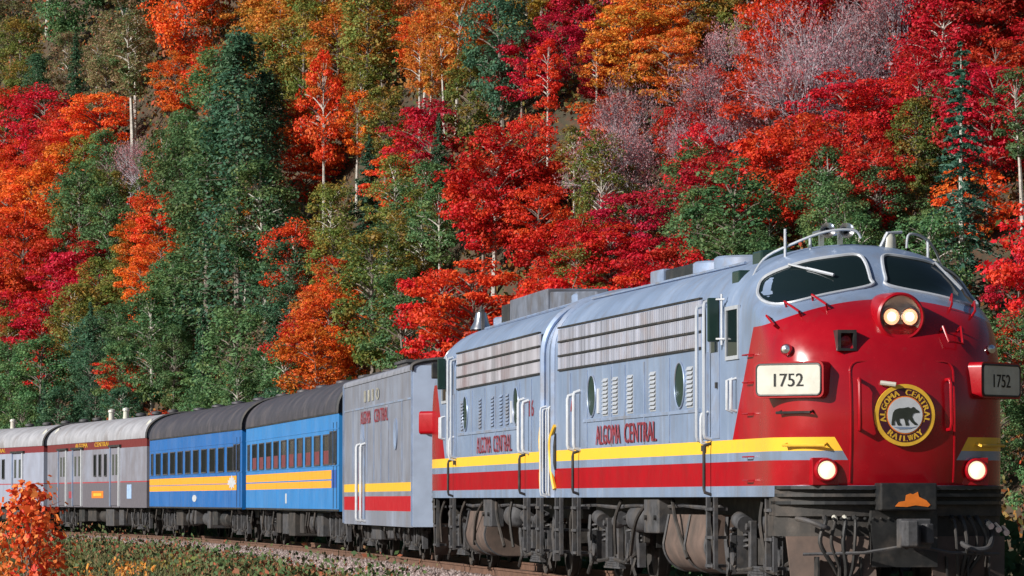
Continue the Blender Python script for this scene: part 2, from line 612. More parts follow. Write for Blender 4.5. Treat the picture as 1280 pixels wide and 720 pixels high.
def f_unit(name, label, loc, rotz, s, lead):
    """s: local side (-1/+1) that faces the camera"""
    T = thing(name, label, 'locomotive', loc, rotz, 'cab diesel locomotives')
    body = inst('body', SHELL, T)
    X = s * HW
    e = s
    # door panels, battens, grilles
    for y in (4.45, 6.9, 8.6, 10.0, 11.0, 12.9, 14.25):
        MB().box(X - e * .01, X + e * .012, y - .035, y + .035, 2.05, 3.22).build('panel_batten', M['silver'], body)
    MB().box(X - e * .01, X + e * .016, 4.9, 13.2, 2.43, 2.475).build('panel_joint', M['silver'], body)
    y0, y1 = 4.85, 15.2
    for k in range(3):
        zb = 3.28 + k * .222
        g = MB().box(X - e * .02, X + e * .008, y0, y1, zb + .022, zb + .205)
        n = 84
        for i in range(n):
            y = y0 + .04 + (y1 - y0 - .08) * i / (n - 1)
            g.box(X, X + e * .022, y - .028, y + .028, zb + .026, zb + .200)
        g.build('grille_panel', M['grille' if lead else 'grille_old'], body)
        MB().box(X - e * .02, X + e * .030, y0, y1, zb - .006, zb + .020).build('grille_rail', M['dark'], body)
    MB().box(X - e * .02, X + e * .030, y0, y1, 3.94, 3.966).build('grille_rail', M['dark'], body)
    for y in ((12.5, 6.2) if lead else (12.5, 6.0)):
        p = MB().lathe((X, y, 2.82), (e, 0, 0), [(.001, .006), (.30, .006), (.30, .0)], 28).build('porthole', M['porthole'], body)
        MB().tube([(X + e * .01, y + .315 * math.cos(t), 2.82 + .315 * math.sin(t)) for t in np.linspace(0, 2 * math.pi, 28, endpoint=False)], .014, 6, True).build('porthole_rim', M['silver'], body, smooth=True)
    for y in (5.55, 8.0, 9.6, 10.7, 11.45):
        g = MB().box(X - e * .01, X + e * .006, y - .20, y + .20, 2.50, 3.06)
        for i in range(9):
            z = 2.53 + i * .06
            g.add([(X + e * .006, y - .19, z + .04), (X + e * .006, y + .19, z + .04), (X + e * .032, y + .19, z), (X + e * .032, y - .19, z)], [(0, 1, 2, 3)])
        g.build('louvre', M['gasket' if lead else 'silver'], body)
    # lettering
    if e < 0:
        fn = lambda u, v: (X + e * .018, 12.15 - u, v)
    else:
        fn = lambda u, v: (X + e * .018, 3.6 + u + 4.0, v)
    word(MB(), 'ALGOMA', fn, 1.85, .30, 0, 2.08, .03).build('lettering', M['letter_red'], body)
    word(MB(), 'CENTRAL', fn, 2.25, .30, 2.15, 2.08, .03).build('lettering', M['letter_red'], body)
    lt = MB()
    word(lt, '17' if lead else '16', (lambda u, v: (X + e * .006, 14.5 - u, v)) if e < 0 else (lambda u, v: (X + e * .006, 14.0 + u, v)), .5, .28, 0, 2.62, .03)
    lt.build('lettering', M['letter_red'], body)
    # cab side: window, door with rails, mirror
    MB().box(X - e * .01, X + e * .006, 2.62, 3.28, 3.12, 3.72).build('cab_side_window', M['glass'], body)
    fm = MB()
    for a in ((2.57, 2.62), (3.28, 3.33)):
        fm.box(X - e * .01, X + e * .022, a[0], a[1], 3.07, 3.77)
    fm.box(X - e * .01, X + e * .022, 2.62, 3.28, 3.07, 3.12).box(X - e * .01, X + e * .022, 2.62, 3.28, 3.72, 3.77)
    fm.build('window_frame', M['gasket'], body)
    m = MB().box(X + e * .05, X + e * .21, 3.50, 3.56, 3.32, 3.90)
    m.build('rear_view_mirror', M['mirror_green'], body, bevel=.02)
    m = MB()
    for z in (3.36, 3.88):
        m.tube([(X, 3.42, z), (X + e * .10, 3.50, z)], .014, 5)
    m.tube([(X + e * .03, 3.47, 3.28), (X + e * .03, 3.47, 3.95)], .018, 6)
    m.build('mirror_bracket', M['white'], body)
    d = MB().box(X - e * .01, X + e * .010, 3.72, 4.36, 2.06, 3.92).build('cab_door', M['silver'], body)
    MB().box(X - e * .01, X + e * .016, 3.80, 4.28, 3.2, 3.78).build('door_window', M['glass'], d)
    MB().box(X, X + e * .04, 3.80, 3.86, 2.72, 2.80).build('door_handle', M['dark'], d)
    post_rail(body, 'handrail', X, 4.22, 2.05, 3.90, e, M['gasket'], .028)
    post_rail(body, 'handrail', X, 4.68, 2.02, 3.85, e, M['gasket'], .026)
    post_rail(body, 'handrail', X, 4.42, 1.98, 2.42, e, M['white'], .022)
    post_rail(body, 'handrail', X, 4.25, 1.32, 2.0, e, M['dark'], .022)
    MB().box(X, X + e * .05, 4.55, 4.66, 1.90, 1.98).build('step_bracket', M['dark'], body)
    gb = MB().tube([(X, 2.75, 2.40), (X + e * .07, 2.75, 2.42), (X + e * .07, 2.75, 2.80), (X, 2.75, 2.82)], .024, 8)
    gb.tube([(X, 2.98, 2.40), (X + e * .07, 2.98, 2.42), (X + e * .07, 2.98, 2.80), (X, 2.98, 2.82)], .024, 8)
    gb.build('grab_iron', M['white'], body, smooth=True)
    post_rail(body, 'handrail', X, 13.45, 2.02, 2.92, e, M['white'], .030)
    post_rail(body, 'handrail', X, 13.95, 2.02, 2.88, e, M['white'], .030)
    post_rail(body, 'handrail', X, 13.55, 1.34, 2.0, e, M['dark'], .022)
    ev = MB().box(X - e * .01, X + e * .02, 11.9, 12.05, 2.55, 2.92).build('grab_iron', M['white'], body)
    # rear end collar, vestibule diaphragm, yellow warning edges
    col = MB()
    prof = [(-hw(z), z) for z in ZL] + [(hw(z), z) for z in reversed(ZL)]
    col.tube([(x * 1.005, LEN + .02, z) for x, z in prof[::2]], .06, 6)
    col.build('end_collar', M['silver'], body, smooth=True)
    fa = MB()
    fp = [(x * .985, z * .985 + .02) for x, z in prof]
    nn = len(fp)
    fa.add([(x, y, z) for y in (LEN, LEN + .44) for x, z in fp], [(k, k + 1, nn + k + 1, nn + k) for k in range(nn - 1)] + [tuple(range(nn, 2 * nn))])
    fa.build('end_fairing', M['silver'], body, smooth=True)
    dp = MB()
    for k in range(4):
        y = LEN + .06 + k * .12
        w_ = .62 - (k % 2) * .05
        dp.box(-w_, w_, y, y + .09, 1.35, 3.7)
    dp.build('diaphragm', M['dark'], body)
    for q in (-1, 1):
        post_rail(body, 'end_handrail', q * 1.47, LEN + .12, 1.30, 2.75, q, M['white'], .018)
        post_rail(body, 'end_handrail', q * 1.47, LEN + .36, 1.32, 2.72, q, M['white'], .014)
        m = MB().tube(spline([(q * 1.52, LEN - .12, 2.42), (q * 1.56, LEN + .06, 2.2), (q * 1.55, LEN + .07, 1.86), (q * 1.54, LEN - .02, 1.6), (q * 1.52, LEN - .12, 1.42)], 4, False), .035, 6)
        MB().prism([(q * 1.503, LEN - .16, 2.3), (q * 1.503, LEN + .0, 2.05), (q * 1.503, LEN + .0, 1.85), (q * 1.503, LEN - .16, 1.72)], (q * .03, 0, 0)).build('dark_gap_plate', M['dark'], body)  # raised dark plate standing in for the dark gap
        m.build('warning_edge', M['yellow'], body, smooth=True)
    # roof
    rf = MB()
    for y in ((9.6, 8.2) if lead else (2.9, 12.5)):
        rf.lathe((0, y, ZT - .03), (0, 0, 1), [(.56, 0), (.56, .14), (.52, .17), (.48, .16), (.46, .10), (.001, .10)], 28)
    rf.build('roof_fan', M['silver'], body, smooth=True)
    if lead:
        MB().box(-.10, .46, 14.0, 14.9, 4.50, 4.84).build('roof_box', M['silver'], body, bevel=.03)
        MB().box(-.06, .62, 11.2, 13.95, 4.48, 4.82).build('roof_hatch', M['black'], body, bevel=.03)
    else:
        MB().prism([(-.55, 9.6, 4.45), (-.55, 9.6, 4.94), (-.55, 5.0, 4.94), (-.55, 5.0, 4.45)], (1.1, 0, 0)).build('winter_hatch', M['dull_silver'], body, bevel=.03)
        MB().prism([(-.5, 14.9, 4.45), (-.5, 14.6, 4.66), (-.5, 9.65, 4.88), (-.5, 9.65, 4.45)], (1.0, 0, 0)).build('roof_hatch', M['dull_silver'], body, bevel=.03)
        MB().box(-.58, .58, 4.1, 4.95, 4.44, 4.88).build('exhaust_box', M['dark'], body, bevel=.03)
    sb = MB()
    for q in (-1, 1):
        sb.tube([(q * .95, y, hw_inv(.95) + .03) for y in np.linspace(4.6, 15.3, 8)], .02, 5)
    sb.build('roof_rib', M['silver'], body)
    # underframe and running gear
    MB().box(-.85, .85, .9, LEN - .1, .95, 1.30).build('underframe', M['dark'], T)  # black carries the shade of the recess below the sill
    bogie(T, 2.95, 2.6)
    bogie(T, 12.55, 2.6)
    tk = MB()
    pr = [(-1.30, 1.05)] + [(-1.0 - .38 * math.cos(a), .64 - .38 * math.sin(a)) for a in np.linspace(0, math.pi / 2, 9)]
    pr += [(-x, z) for x, z in reversed(pr)]
    tk.prism([(x, 5.15, z) for x, z in pr], (0, 2.7, 0))
    tk.build('fuel_tank', M['brown'], T, smooth=True)
    m = MB()
    for y in (5.12, 6.4, 7.8):
        m.tube([(x * 1.012, y, z) for x, z in pr], .022, 5)
    m.build('tank_strap', M['under_grey'], T)
    m = MB().box(X - e * .30, X - e * .06, 7.95, 8.95, .78, 1.27)
    m.build('battery_box', M['under_grey'], T, bevel=.02)
    for z, yy in ((1.0, 8.1), (1.0, 8.75)):
        MB().cyl((X - e * .06, yy, z), (X - e * .02, yy, z), .035, 8).build('latch', M['dark'], T)
    for y in (9.75,):
        m = MB().lathe((X - e * .35, y, .98), (0, 1, 0), [(.001, 0), (.14, .02), (.19, .07), (.20, .12), (.20, .95), (.19, 1.0), (.14, 1.05), (.001, 1.07)], 20)
        m.build('air_reservoir', M['under_grey'], T, smooth=True)
    ladder(T, X - e * .02, 3.98, 4.42, .34, 1.29, e, 3)
    ladder(T, X - e * .02, 13.55, 13.95, .40, 1.29, e, 3)
    ladder(T, X - e * .02, 15.0, 15.4, .40, 1.29, e, 3)
    for y, y2 in ((9.0, 10.2), (7.4, 6.3), (4.9, 4.5), (11.0, 11.3), (1.9, 1.6), (14.5, 14.8)):
        MB().tube(spline([(X - e * .15, y, 1.25), (X - e * .08, (y + y2) / 2, .95), (X - e * .12, y2, .45)], 5, False), .028, 6).build('pipe', M['under'], T, smooth=True)
    MB().tube([(X - e * .22, y, 1.16 + .02 * math.sin(y * 2)) for y in np.linspace(4.6, 14.8, 14)], .03, 6).build('pipe', M['under_grey'], T)
    nose_parts(T, body, lead)
    coupler(T, -.05, -1)
    coupler(T, LEN + .05, 1)
    return T

def hw_inv(x):
    return ZS + (ZT - ZS) * (1 - (abs(x) / HW) ** NEXP) ** (1 / NEXP)

def coupler(T, y, d):
    m = MB().box(-.11, .11, min(y, y + d * .40), max(y, y + d * .40), .74, .94)
    m.box(-.20, .20, min(y + d * .28, y + d * .46), max(y + d * .28, y + d * .46), .66, 1.02)
    m.prism([(-.20, y + d * .44, .68), (-.17, y + d * .68, .68), (-.03, y + d * .70, .68), (.0, y + d * .50, .68)], (0, 0, .32))
    m.prism([(.06, y + d * .44, .72), (.10, y + d * .60, .72), (.20, y + d * .58, .72), (.20, y + d * .44, .72)], (0, 0, .24))
    return m.build('coupler', M['under_grey'], T, bevel=.02)

def nose_parts(T, body, lead):
    # windscreens
    base = [(.13, 3.955), (.75, 3.825), (1.22, 3.715), (1.385, 3.76), (1.375, 3.93), (1.24, 4.12), (.85, 4.275), (.45, 4.345), (.19, 4.365), (.115, 4.28), (.10, 4.05)]
    for q in (-1, 1):
        out = spline([(q * a, b) for a, b in base], 5)
        c = np.array([q * .72, 4.04])
        vs, fs = [surf(c[0], c[1], .008)], []
        n = len(out)
        ks = (.25, .5, .75, 1.0)
        for k in ks:
            for p in out:
                pt = c + (p - c) * k
                vs.append(surf(pt[0], pt[1], .008))
        for i in range(n):
            fs.append((0, 1 + i, 1 + (i + 1) % n))
            for r in range(len(ks) - 1):
                fs.append((1 + r * n + i, 1 + (r + 1) * n + i, 1 + (r + 1) * n + (i + 1) % n, 1 + r * n + (i + 1) % n))
        w_ = MB().add(vs, fs).build('windscreen', M['glass'], body, smooth=True)
        MB().tube([surf(p[0], p[1], .012) for p in out], .024, 6, True).build('windscreen_frame', M['gasket'], w_, smooth=True)
        out2 = [c + (p - c) * 1.035 for p in out]
        wip = [(-1.0, 4.22), (-.60, 4.09)] if q < 0 else [(.86, 4.26), (1.14, 3.96)]
        m = MB()
        p0, p1 = surf(*wip[0], .05), surf(*wip[1], .04)
        m.tube([surf(*wip[0], .0), p0, p1], .016, 6)
        m.tube([p0 + (p1 - p0) * .45 + np.array([0, -.01, 0]), p1 + (p1 - p0) * .12], .022, 6)
        m.build('wiper', M['gasket'], w_)
    # headlight
    hz = 3.53
    hc = np.array([0.03, .30, hz])
    m = MB()
    m.lathe((hc[0], .975, hz), (0, -1, 0), [(.325, -.1), (.32, .30), (.315, .55), (.305, .72), (.28, .748), (.262, .74), (.255, .62)], 36)
    hl = m.build('headlight', M['red'], body, smooth=True)
    MB().lathe((hc[0], .315, hz), (0, -1, 0), [(.258, -.01), (.20, -.035), (.001, -.05)], 36).build('reflector', M['steel'], hl, smooth=True)
    for q in (-1, 1):
        b = MB().lathe((hc[0] + q * .115, .325, hz), (0, -1, 0), [(.112, -.02), (.112, .035), (.10, .045), (.10, .03)], 24).build('lamp_ring', M['chrome'], hl, smooth=True)
        MB().lathe((hc[0] + q * .115, .325, hz), (0, -1, 0), [(.10, .02), (.07, .042), (.001, .05)], 24).build('bulb', M['lit' if lead else 'glass'], hl, smooth=True)
        if lead:
            MB().lathe((hc[0] + q * .115, .275, hz), (0, -1, 0), [(.055, 0), (.04, .008), (.001, .012)], 16).build('filament', M['core'], hl, smooth=True)
    MB().lathe((hc[0], .26, hz), (0, -1, 0), [(.258, 0), (.18, .02), (.001, .03)], 36).build('lens', M['clear'], hl, smooth=True)
    # number boards
    for q in (-1, 1):
        c = np.array([q * 1.335, .46, 2.745])
        nrm = np.array([q * math.sin(R(44)), -math.cos(R(44)), 0])
        tan = np.array([math.cos(R(44)), q * math.sin(R(44)), 0])     # left to right as read
        def P(u, v, dpt):
            return c + tan * u + np.array([0, 0, v]) + nrm * dpt
        def rr(wd, ht, r, dep):
            out = []
            for cx, cz, a0 in ((wd - r, ht - r, 0), (-wd + r, ht - r, 90), (-wd + r, -ht + r, 180), (wd - r, -ht + r, 270)):
                for k in range(5):
                    a = R(a0 + 22.5 * k)
                    out.append(P(cx + r * math.cos(a), cz + r * math.sin(a), dep))
            return out
        nb = MB().prism([tuple(p) for p in rr(.50, .225, .07, -.55)], tuple(nrm * .60)).build('number_board', M['red'], body, smooth=True)
        MB().prism([tuple(p) for p in rr(.455, .185, .06, .048)], tuple(nrm * .008)).build('number_plate', M['plate'], nb)
        fr = MB().tube(rr(.462, .192, .055, .052), .014, 6, True).build('plate_frame', M['black'], nb, smooth=True)
        tx = MB()
        word(tx, '1752', lambda u, v: tuple(P(u, v, .0595)), .42, .17, -.21, -.085, .010)
        tx.build('number', M['black'], nb)
    # nose door with handrails and emblem
    pts = []
    dl, dr, dt, db, r = -.66, .66, 2.97, 1.47, .12
    for cx, cz, a0 in ((dr - r, dt - r, 0), (dl + r, dt - r, 90)):
        for k in range(5):
            a = R(a0 + 22.5 * k)
            pts.append((cx + r * math.cos(a), cz + r * math.sin(a)))
    path = [(dr, z) for z in np.linspace(db, dt - r, 9)] + pts[1:-1] + [(dl, z) for z in np.linspace(dt - r, db, 9)]
    MB().tube([surf(a, b, .004) for a, b in path], .014, 5).build('door_seam', M['red'], body, smooth=True)
    for q in (-1, 1):
        x = q * .56
        m = MB().tube([surf(x, 2.74, 0), surf(x, 2.73, .10), surf(x, 2.67, .13), surf(x, 2.2, .13), surf(x, 2.13, .10), surf(x, 2.12, 0)], .025, 8)
        m.build('nose_handrail', M['red'], body, smooth=True)
    cx, cz = 0.0, 2.30
    def D(r, y0, y1, mat, nm, par):
        return MB().lathe((cx, y0, cz), (0, -1, 0), [(.001, 0), (r, 0), (r, y0 - y1), (.001, y0 - y1)], 48).build(nm, M[mat], par)
    if lead:
        em = D(.385, .01, -.020, 'yellow', 'emblem', body)
        D(.335, -.019, -.024, 'navy', 'emblem_ring', em)
        D(.236, -.022, -.028, 'orange', 'emblem_rim', em)
        D(.222, -.026, -.032, 'white', 'emblem_disc', em)
        def arc_text(txt, mid, rad, hgt, span, flip):
            n = len(txt)
            for i, ch in enumerate(txt):
                if ch == ' ':
                    continue
                f = (i - (n - 1) / 2) / max(1, n - 1) * span
                a = R(mid - f) if not flip else R(mid + f)
                up = np.array([math.cos(a), math.sin(a)]) * (-1 if flip else 1)
                rt = np.array([up[1], -up[0]])
                cc = np.array([math.cos(a), math.sin(a)]) * rad
                v, fc, w_ = glyphs(ch)
                wd = .064 * (w_ / .75 if w_ < .75 else 1.0)
                pts = []
                for p in v:
                    uv = cc + rt * ((p[0] / w_ - .5) * wd) + up * (p[1] - .5) * hgt
                    pts.append((cx + uv[0], -.0265, cz + uv[1]))
                pts2 = [(a_ + rt[0] * .010, b_, c_ + rt[1] * .010) for a_, b_, c_ in pts]
                MB().add(pts, fc).add(pts2, fc).build('emblem_letter', M['yellow'], em)
        arc_text('ALGOMA CENTRAL', 90, .286, .074, 204, False)
        arc_text('RAILWAY', 270, .286, .074, 80, True)
        bear = [(-.175, -.085), (-.165, -.02), (-.155, .03), (-.13, .065), (-.08, .085), (-.02, .088), (.04, .10), (.075, .085), (.10, .10), (.118, .098), (.125, .085), (.165, .06), (.18, .04), (.172, .03), (.13, .03), (.10, .018),
                (.085, -.02), (.11, -.07), (.15, -.105), (.155, -.122), (.12, -.122), (.075, -.085), (.045, -.045), (.03, -.075), (.045, -.112), (.04, -.128), (.005, -.128), (-.005, -.08), (-.02, -.04), (-.075, -.045),
                (-.075, -.085), (-.05, -.115), (-.055, -.128), (-.095, -.128), (-.115, -.085), (-.12, -.055), (-.14, -.085), (-.135, -.115), (-.14, -.125), (-.175, -.125)]
        MB().prism([(cx + a, -.033, cz + b) for a, b in bear], (0, -.004, 0)).build('emblem_bear', M['bear'], em)
        MB().prism([(cx + a, -.033, cz + b) for a, b in [(-.15, -.145), (.10, -.15), (.15, -.138), (.06, -.17), (-.08, -.175)]], (0, -.003, 0)).build('emblem_ground', M['silver'], em)
    MB().cyl((-.30, .02, 2.70), (-.12, -.05, 2.675), .03, 8).build('door_latch', M['plate'], body)
    # ditch lights
    for q in (-1, 1):
        x, z = q * .96, 1.62
        p = surf(x, z, 0)
        hs = MB().lathe((x, p[1] + .25, z), (0, -1, 0), [(.15, 0), (.15, .34), (.14, .37), (.118, .375), (.112, .35)], 24)
        hs.box(x - .17, x + .17, p[1] - .04, p[1] + .3, z - .19, z + .155)
        h = hs.build('ditch_light', M['red'], body, bevel=.012)
        MB().lathe((x, p[1] - .09, z), (0, -1, 0), [(.112, 0), (.08, .022), (.001, .03)], 24).build('lamp_lens', M['litw' if lead else 'glass'], h, smooth=True)
    # small fittings on the nose
    px = surf(-.68, 3.22, 0)
    f = MB()
    for a in ((-.80, -.76), (-.60, -.56)):
        f.box(a[0], a[1], px[1] - .10, px[1] + .25, 3.10, 3.36)
    f.box(-.76, -.60, px[1] - .10, px[1] + .25, 3.32, 3.36).box(-.76, -.60, px[1] - .10, px[1] + .25, 3.10, 3.13)
    rc = f.build('classification_light', M['black'], body)
    MB().lathe((-.68, px[1] + .02, 3.22), (0, -1, 0), [(.075, 0), (.07, .05), (.001, .07)], 16).build('red_lens', M['red'], rc, smooth=True)
    f = MB().lathe(tuple(surf(-1.33, 3.12, 0)), (-.45, -.9, .05), [(.07, -.03), (.075, .07), (.05, .11), (.001, .12)], 16)
    f.build('marker_lamp', M['chrome'], body, smooth=True)
    f = MB().lathe(tuple(surf(1.25, 3.14, 0)), (.3, -.9, .05), [(.05, -.03), (.055, .06), (.001, .08)], 16)
    f.build('marker_lamp', M['chrome'], body, smooth=True)
    m = MB().tube([surf(.56, 3.36, .01), surf(.56, 3.36, .09), surf(.60, 3.18, .09), surf(.78, 3.16, .09), surf(.80, 3.36, .09), surf(.80, 3.36, .01)], .018, 6)
    m.build('grab_iron', M['red'], body)
    for z, x0, x1, mt in ((2.335, -1.41, -1.10, 'dark'), (1.93, -1.36, -.95, 'yellow'), (1.93, .98, 1.36, 'yellow')):
        MB().tube([surf(x0, z + .02, 0), surf(x0, z, .08), surf(x1, z, .08), surf(x1, z + .02, 0)], .018, 6).build('grab_iron', M[mt], body)
    for x, z, dx in ((-.90, 3.70, .10), (-1.22, 3.62, .10), (-1.42, 3.47, .04), (.9, 3.72, -.1), (1.2, 3.64, -.1)):
        a, b = surf(x, z + .06, .0), surf(x + dx, z - .07, .0)
        o1, o2 = surf(x, z + .06, .08), surf(x + dx, z - .07, .08)
        MB().tube([a, o1, o2, b], .016, 6).build('step_rung', M['red'], body)
    for z in (3.1, 2.75, 2.35, 1.8, 1.5):
        MB().tube([(-HW, 1.75, z), (-HW - .07, 1.78, z), (-HW - .07, 2.1, z), (-HW, 2.13, z)], .010, 6).build('grab_iron', M['red'], body)
    # anticlimber and pilot
    def bow(z0, z1, off, mat, nm, wd=1.46, par=None):
        vs, fs = [], []
        n = 24
        for i in range(n + 1):
            x = -wd + 2 * wd * i / n
            y = front(x * .985, 1.5) - off
            vs += [(x, y, z0), (x, y, z1), (x, y + .35, z1), (x, y + .35, z0)]
        for i in range(n):
            a, b = i * 4, i * 4 + 4
            for k in range(4):
                l = (k + 1) % 4
                fs.append((a + k, a + l, b + l, b + k))
        fs += [(0, 1, 2, 3), (n * 4 + 3, n * 4 + 2, n * 4 + 1, n * 4)]
        return MB().add(vs, fs).build(nm, M[mat], par or T)
    pl = bow(1.05, 1.425, -.03, 'under', 'pilot')
    for k, (z, mt) in enumerate(((1.385, 'black'), (1.29, 'dark'), (1.195, 'black'))):
        bow(z, z + .04, .07, mt, 'pilot_rib', par=pl)
    bow(.80, 1.06, -.10, 'under', 'pilot_sheet', par=pl)
    for q in (-1, 1):
        m = MB()
        x0, x1 = q * .36, q * 1.40
        m.prism([(x0, .16, .80), (x1, .42, .80), (x1 * .97, .30, .18), (x0, -.02, .18)], (0, .06, 0))
        m.build('pilot_plate', M['brown'], pl)
        for k in range(3):
            x = q * (.55 + k * .27)
            MB().box(x - .012, x + .012, .04, .22, .22, .55).build('pilot_slot', M['dark'], pl)
    for i in range(9):
        x = -.9 + i * .10
        MB().lathe((x, .05, 1.02 + .0 * i), (0, -1, 0), [(.018, 0), (.018, .05), (.001, .055)], 8).build('rivet', M['dark'], pl)
    bx = MB().box(-.36, .36, -.20, .12, 1.12, 1.46)
    bx.build('junction_box', M['black'], pl, bevel=.02)
    fox = [(-.20, 1.17), (-.15, 1.225), (-.07, 1.24), (-.06, 1.31), (-.005, 1.33), (.03, 1.32), (.09, 1.35), (.105, 1.29), (.20, 1.245), (.25, 1.19), (.22, 1.165), (.06, 1.185), (-.05, 1.165)]
    MB().prism([(a + .02, -.203, b) for a, b in fox], (0, -.005, 0)).build('orange_symbol', M['orange'], pl)
    MB().box(-.42, .42, .02, .3, .42, 1.12).build('coupler_pocket', M['dark'], pl)
    # hoses and cut levers
    for q in (-1, 1):
        for k, x in enumerate((.62, .74, .86, .97)):
            x *= q
            top = front(x, 1.5) - .02
            pts = spline([(x, top, 1.02), (x + q * .01, top - .12, .98), (x + q * (.03 + .02 * k), top - .16, .72), (x - q * .05 * (k - 1), top - .12, .40), (x - q * .09 * (k - 1), top - .02, .22)], 5, False)
            MB().tube(pts, .028 if k % 2 else .022, 8).build('air_hose', M['dark' if k != 2 else 'under'], pl, smooth=True)
            MB().cyl((x, top - .02, 1.04), (x, top - .10, 1.0), .032, 8).build('hose_fitting', M['plate' if q < 0 and k in (1, 2) else 'dark'], pl)
        MB().tube([(q * 1.25, .18, .58), (q * .55, -.10, .60), (q * .1, -.28, .68), (q * .08, -.40, .66)], .022, 6).build('cut_lever', M['under_grey'], pl)
    MB().tube(spline([(-1.30, .30, 1.02), (-1.22, .02, .99), (-1.05, -.08, .92), (-.98, -.02, .90)], 5, False), .032, 8).build('jumper_cable', M['under_grey'], pl, smooth=True)
    MB().tube(spline([(.70, -.02, .72), (.85, -.10, .64), (1.05, -.05, .66), (1.15, .12, .80), (1.16, .2, .95)], 5, False), .035, 8).build('jumper_cable', M['under_grey'], pl, smooth=True)
    for k in range(3):
        MB().cyl((1.08 + k * .10, .12, .98 - .04 * k), (1.10 + k * .10, -.02, .92 - .04 * k), .04, 8).build('hose_fitting', M['chrome'], pl)
    for q in (-1, 1):
        ladder(T, q * 1.40, .95, 1.35, .35, 1.28, q, 3)
    # roof: handrails, horns, lamps
    if lead:
        for q, pts in ((-1, [(-1.30, 2.9, 4.02), (-1.18, 2.55, 4.36), (-.85, 2.3, 4.55), (-.45, 2.15, 4.70), (-.1, 2.1, 4.72), (.0, 2.1, 4.62)]), (1, [(.62, 2.15, 4.5), (.66, 2.15, 4.68), (.95, 2.35, 4.62), (1.2, 2.7, 4.40), (1.38, 3.0, 4.05)])):
            MB().tube(spline(pts, 5, False), .017, 8).build('roof_handrail', M['gasket'], body, smooth=True)
        for x, z0, z1 in ((-.62, 4.44, 4.63), (-.95, 4.3, 4.74), (.95, 4.2, 4.62)):
            MB().cyl((x, 2.32, z0), (x, 2.32, z1), .02, 6).build('rail_stanchion', M['gasket'], body)
        for x in (-.42, -.17):
            h = MB().lathe((x, 2.55, 4.72), (0, -1, 0), [(.03, -.35), (.035, .1), (.05, .25), (.10, .36), (.10, .37), (.04, .30)], 20)
            h.box(x - .03, x + .03, 2.5, 2.56, 4.45, 4.72)
            h.build('air_horn', M['chrome'], body, smooth=True)
        h = MB().lathe((.44, 2.35, 4.50), (0, 0, 1), [(.09, 0), (.085, .14), (.06, .19), (.001, .20)], 20)
        h.build('roof_beacon', M['plate'], body, smooth=True)
        MB().tube([(.30, 2.3, 4.5), (.40, 2.3, 4.70), (.62, 2.4, 4.72)], .022, 6).build('antenna_bracket', M['gasket'], body)
        for x in (1.15, 1.27):
            MB().lathe((x, 2.75, 4.25 - (x - 1.15)), (0, 0, 1), [(.05, -.05), (.05, .12), (.001, .15)], 12).build('roof_fitting', M['plate'], body, smooth=True)
        MB().box(-1.02, -.55, 3.4, 3.9, 4.25, 4.53).build('cab_vent', M['mirror_green'], body, bevel=.03)
        MB().box(-1.33, -1.02, 3.35, 3.75, 3.93, 4.26).build('sun_shade', M['mirror_green'], body, bevel=.02)
    # far-side mirror, seen past the cab
    MB().box(HW + .04, HW + .20, 2.5, 2.56, 3.55, 3.86).build('rear_view_mirror', M['black'], body, bevel=.02)
    MB().tube([(HW - .05, 2.6, 3.7), (HW + .1, 2.54, 3.7)], .015, 5).build('mirror_bracket', M['black'], body)

TH1, TH2 = R(10), R(8.1)
lead = f_unit('diesel_locomotive', 'red nosed silver lead locomotive numbered 1752 with lit headlights', (4.86, 54.5, 0), TH1, -1, True)
c2 = (1.995 - math.sin(TH2) * LEN, 70.85 + math.cos(TH2) * LEN)
second = f_unit('diesel_locomotive', 'second silver locomotive coupled back to back behind the lead unit', (c2[0], c2[1], 0), TH2 + math.pi, 1, False)

# bell on the second unit
bell = thing('bell', 'silver warning bell standing on the roof of the second locomotive', 'bell', (0, 0, 0))
def on_car(o, car_loc, rot, loc):
    c, s_ = math.cos(rot), math.sin(rot)
    o.location = (car_loc[0] + c * loc[0] - s_ * loc[1], car_loc[1] + s_ * loc[0] + c * loc[1], loc[2])
    o.rotation_euler = (0, 0, rot)
on_car(bell, c2, TH2 + math.pi, (0.72, 2.35, 4.44))
MB().lathe((0, 0, 0), (0, 0, 1), [(.215, .06), (.20, .10), (.145, .20), (.12, .32), (.10, .38), (.001, .40)], 24).build('bell_cup', M['chrome'], bell, smooth=True)
m = MB().cyl((0, 0, .38), (0, 0, .50), .03, 8)
m.box(-.03, .03, -.24, -.20, -.02, .42).box(-.03, .03, .20, .24, -.02, .42).box(-.03, .03, -.24, .24, .40, .44)
m.build('bell_yoke', M['under_grey'], bell)

# ------------------------------------------------------------------ passenger and baggage cars
def car_profile(w, zb, ze, zt, n=2.2, k=14):
    left = [(-w, zb), (-w, ze)] + [(-w * math.cos(t) ** (2 / n), ze + (zt - ze) * math.sin(t) ** (2 / n)) for t in np.linspace(0, math.pi / 2, k)[1:]]
    return left + [(-x, z) for x, z in reversed(left[:-1])]

def loft(prof, y0, y1):
    n = len(prof)
    return MB().add([(x, y, z) for y in (y0, y1) for x, z in prof], [(k, k + 1, n + k + 1, n + k) for k in range(n - 1)] + [tuple(range(n - 1, -1, -1)), tuple(range(n, 2 * n))])

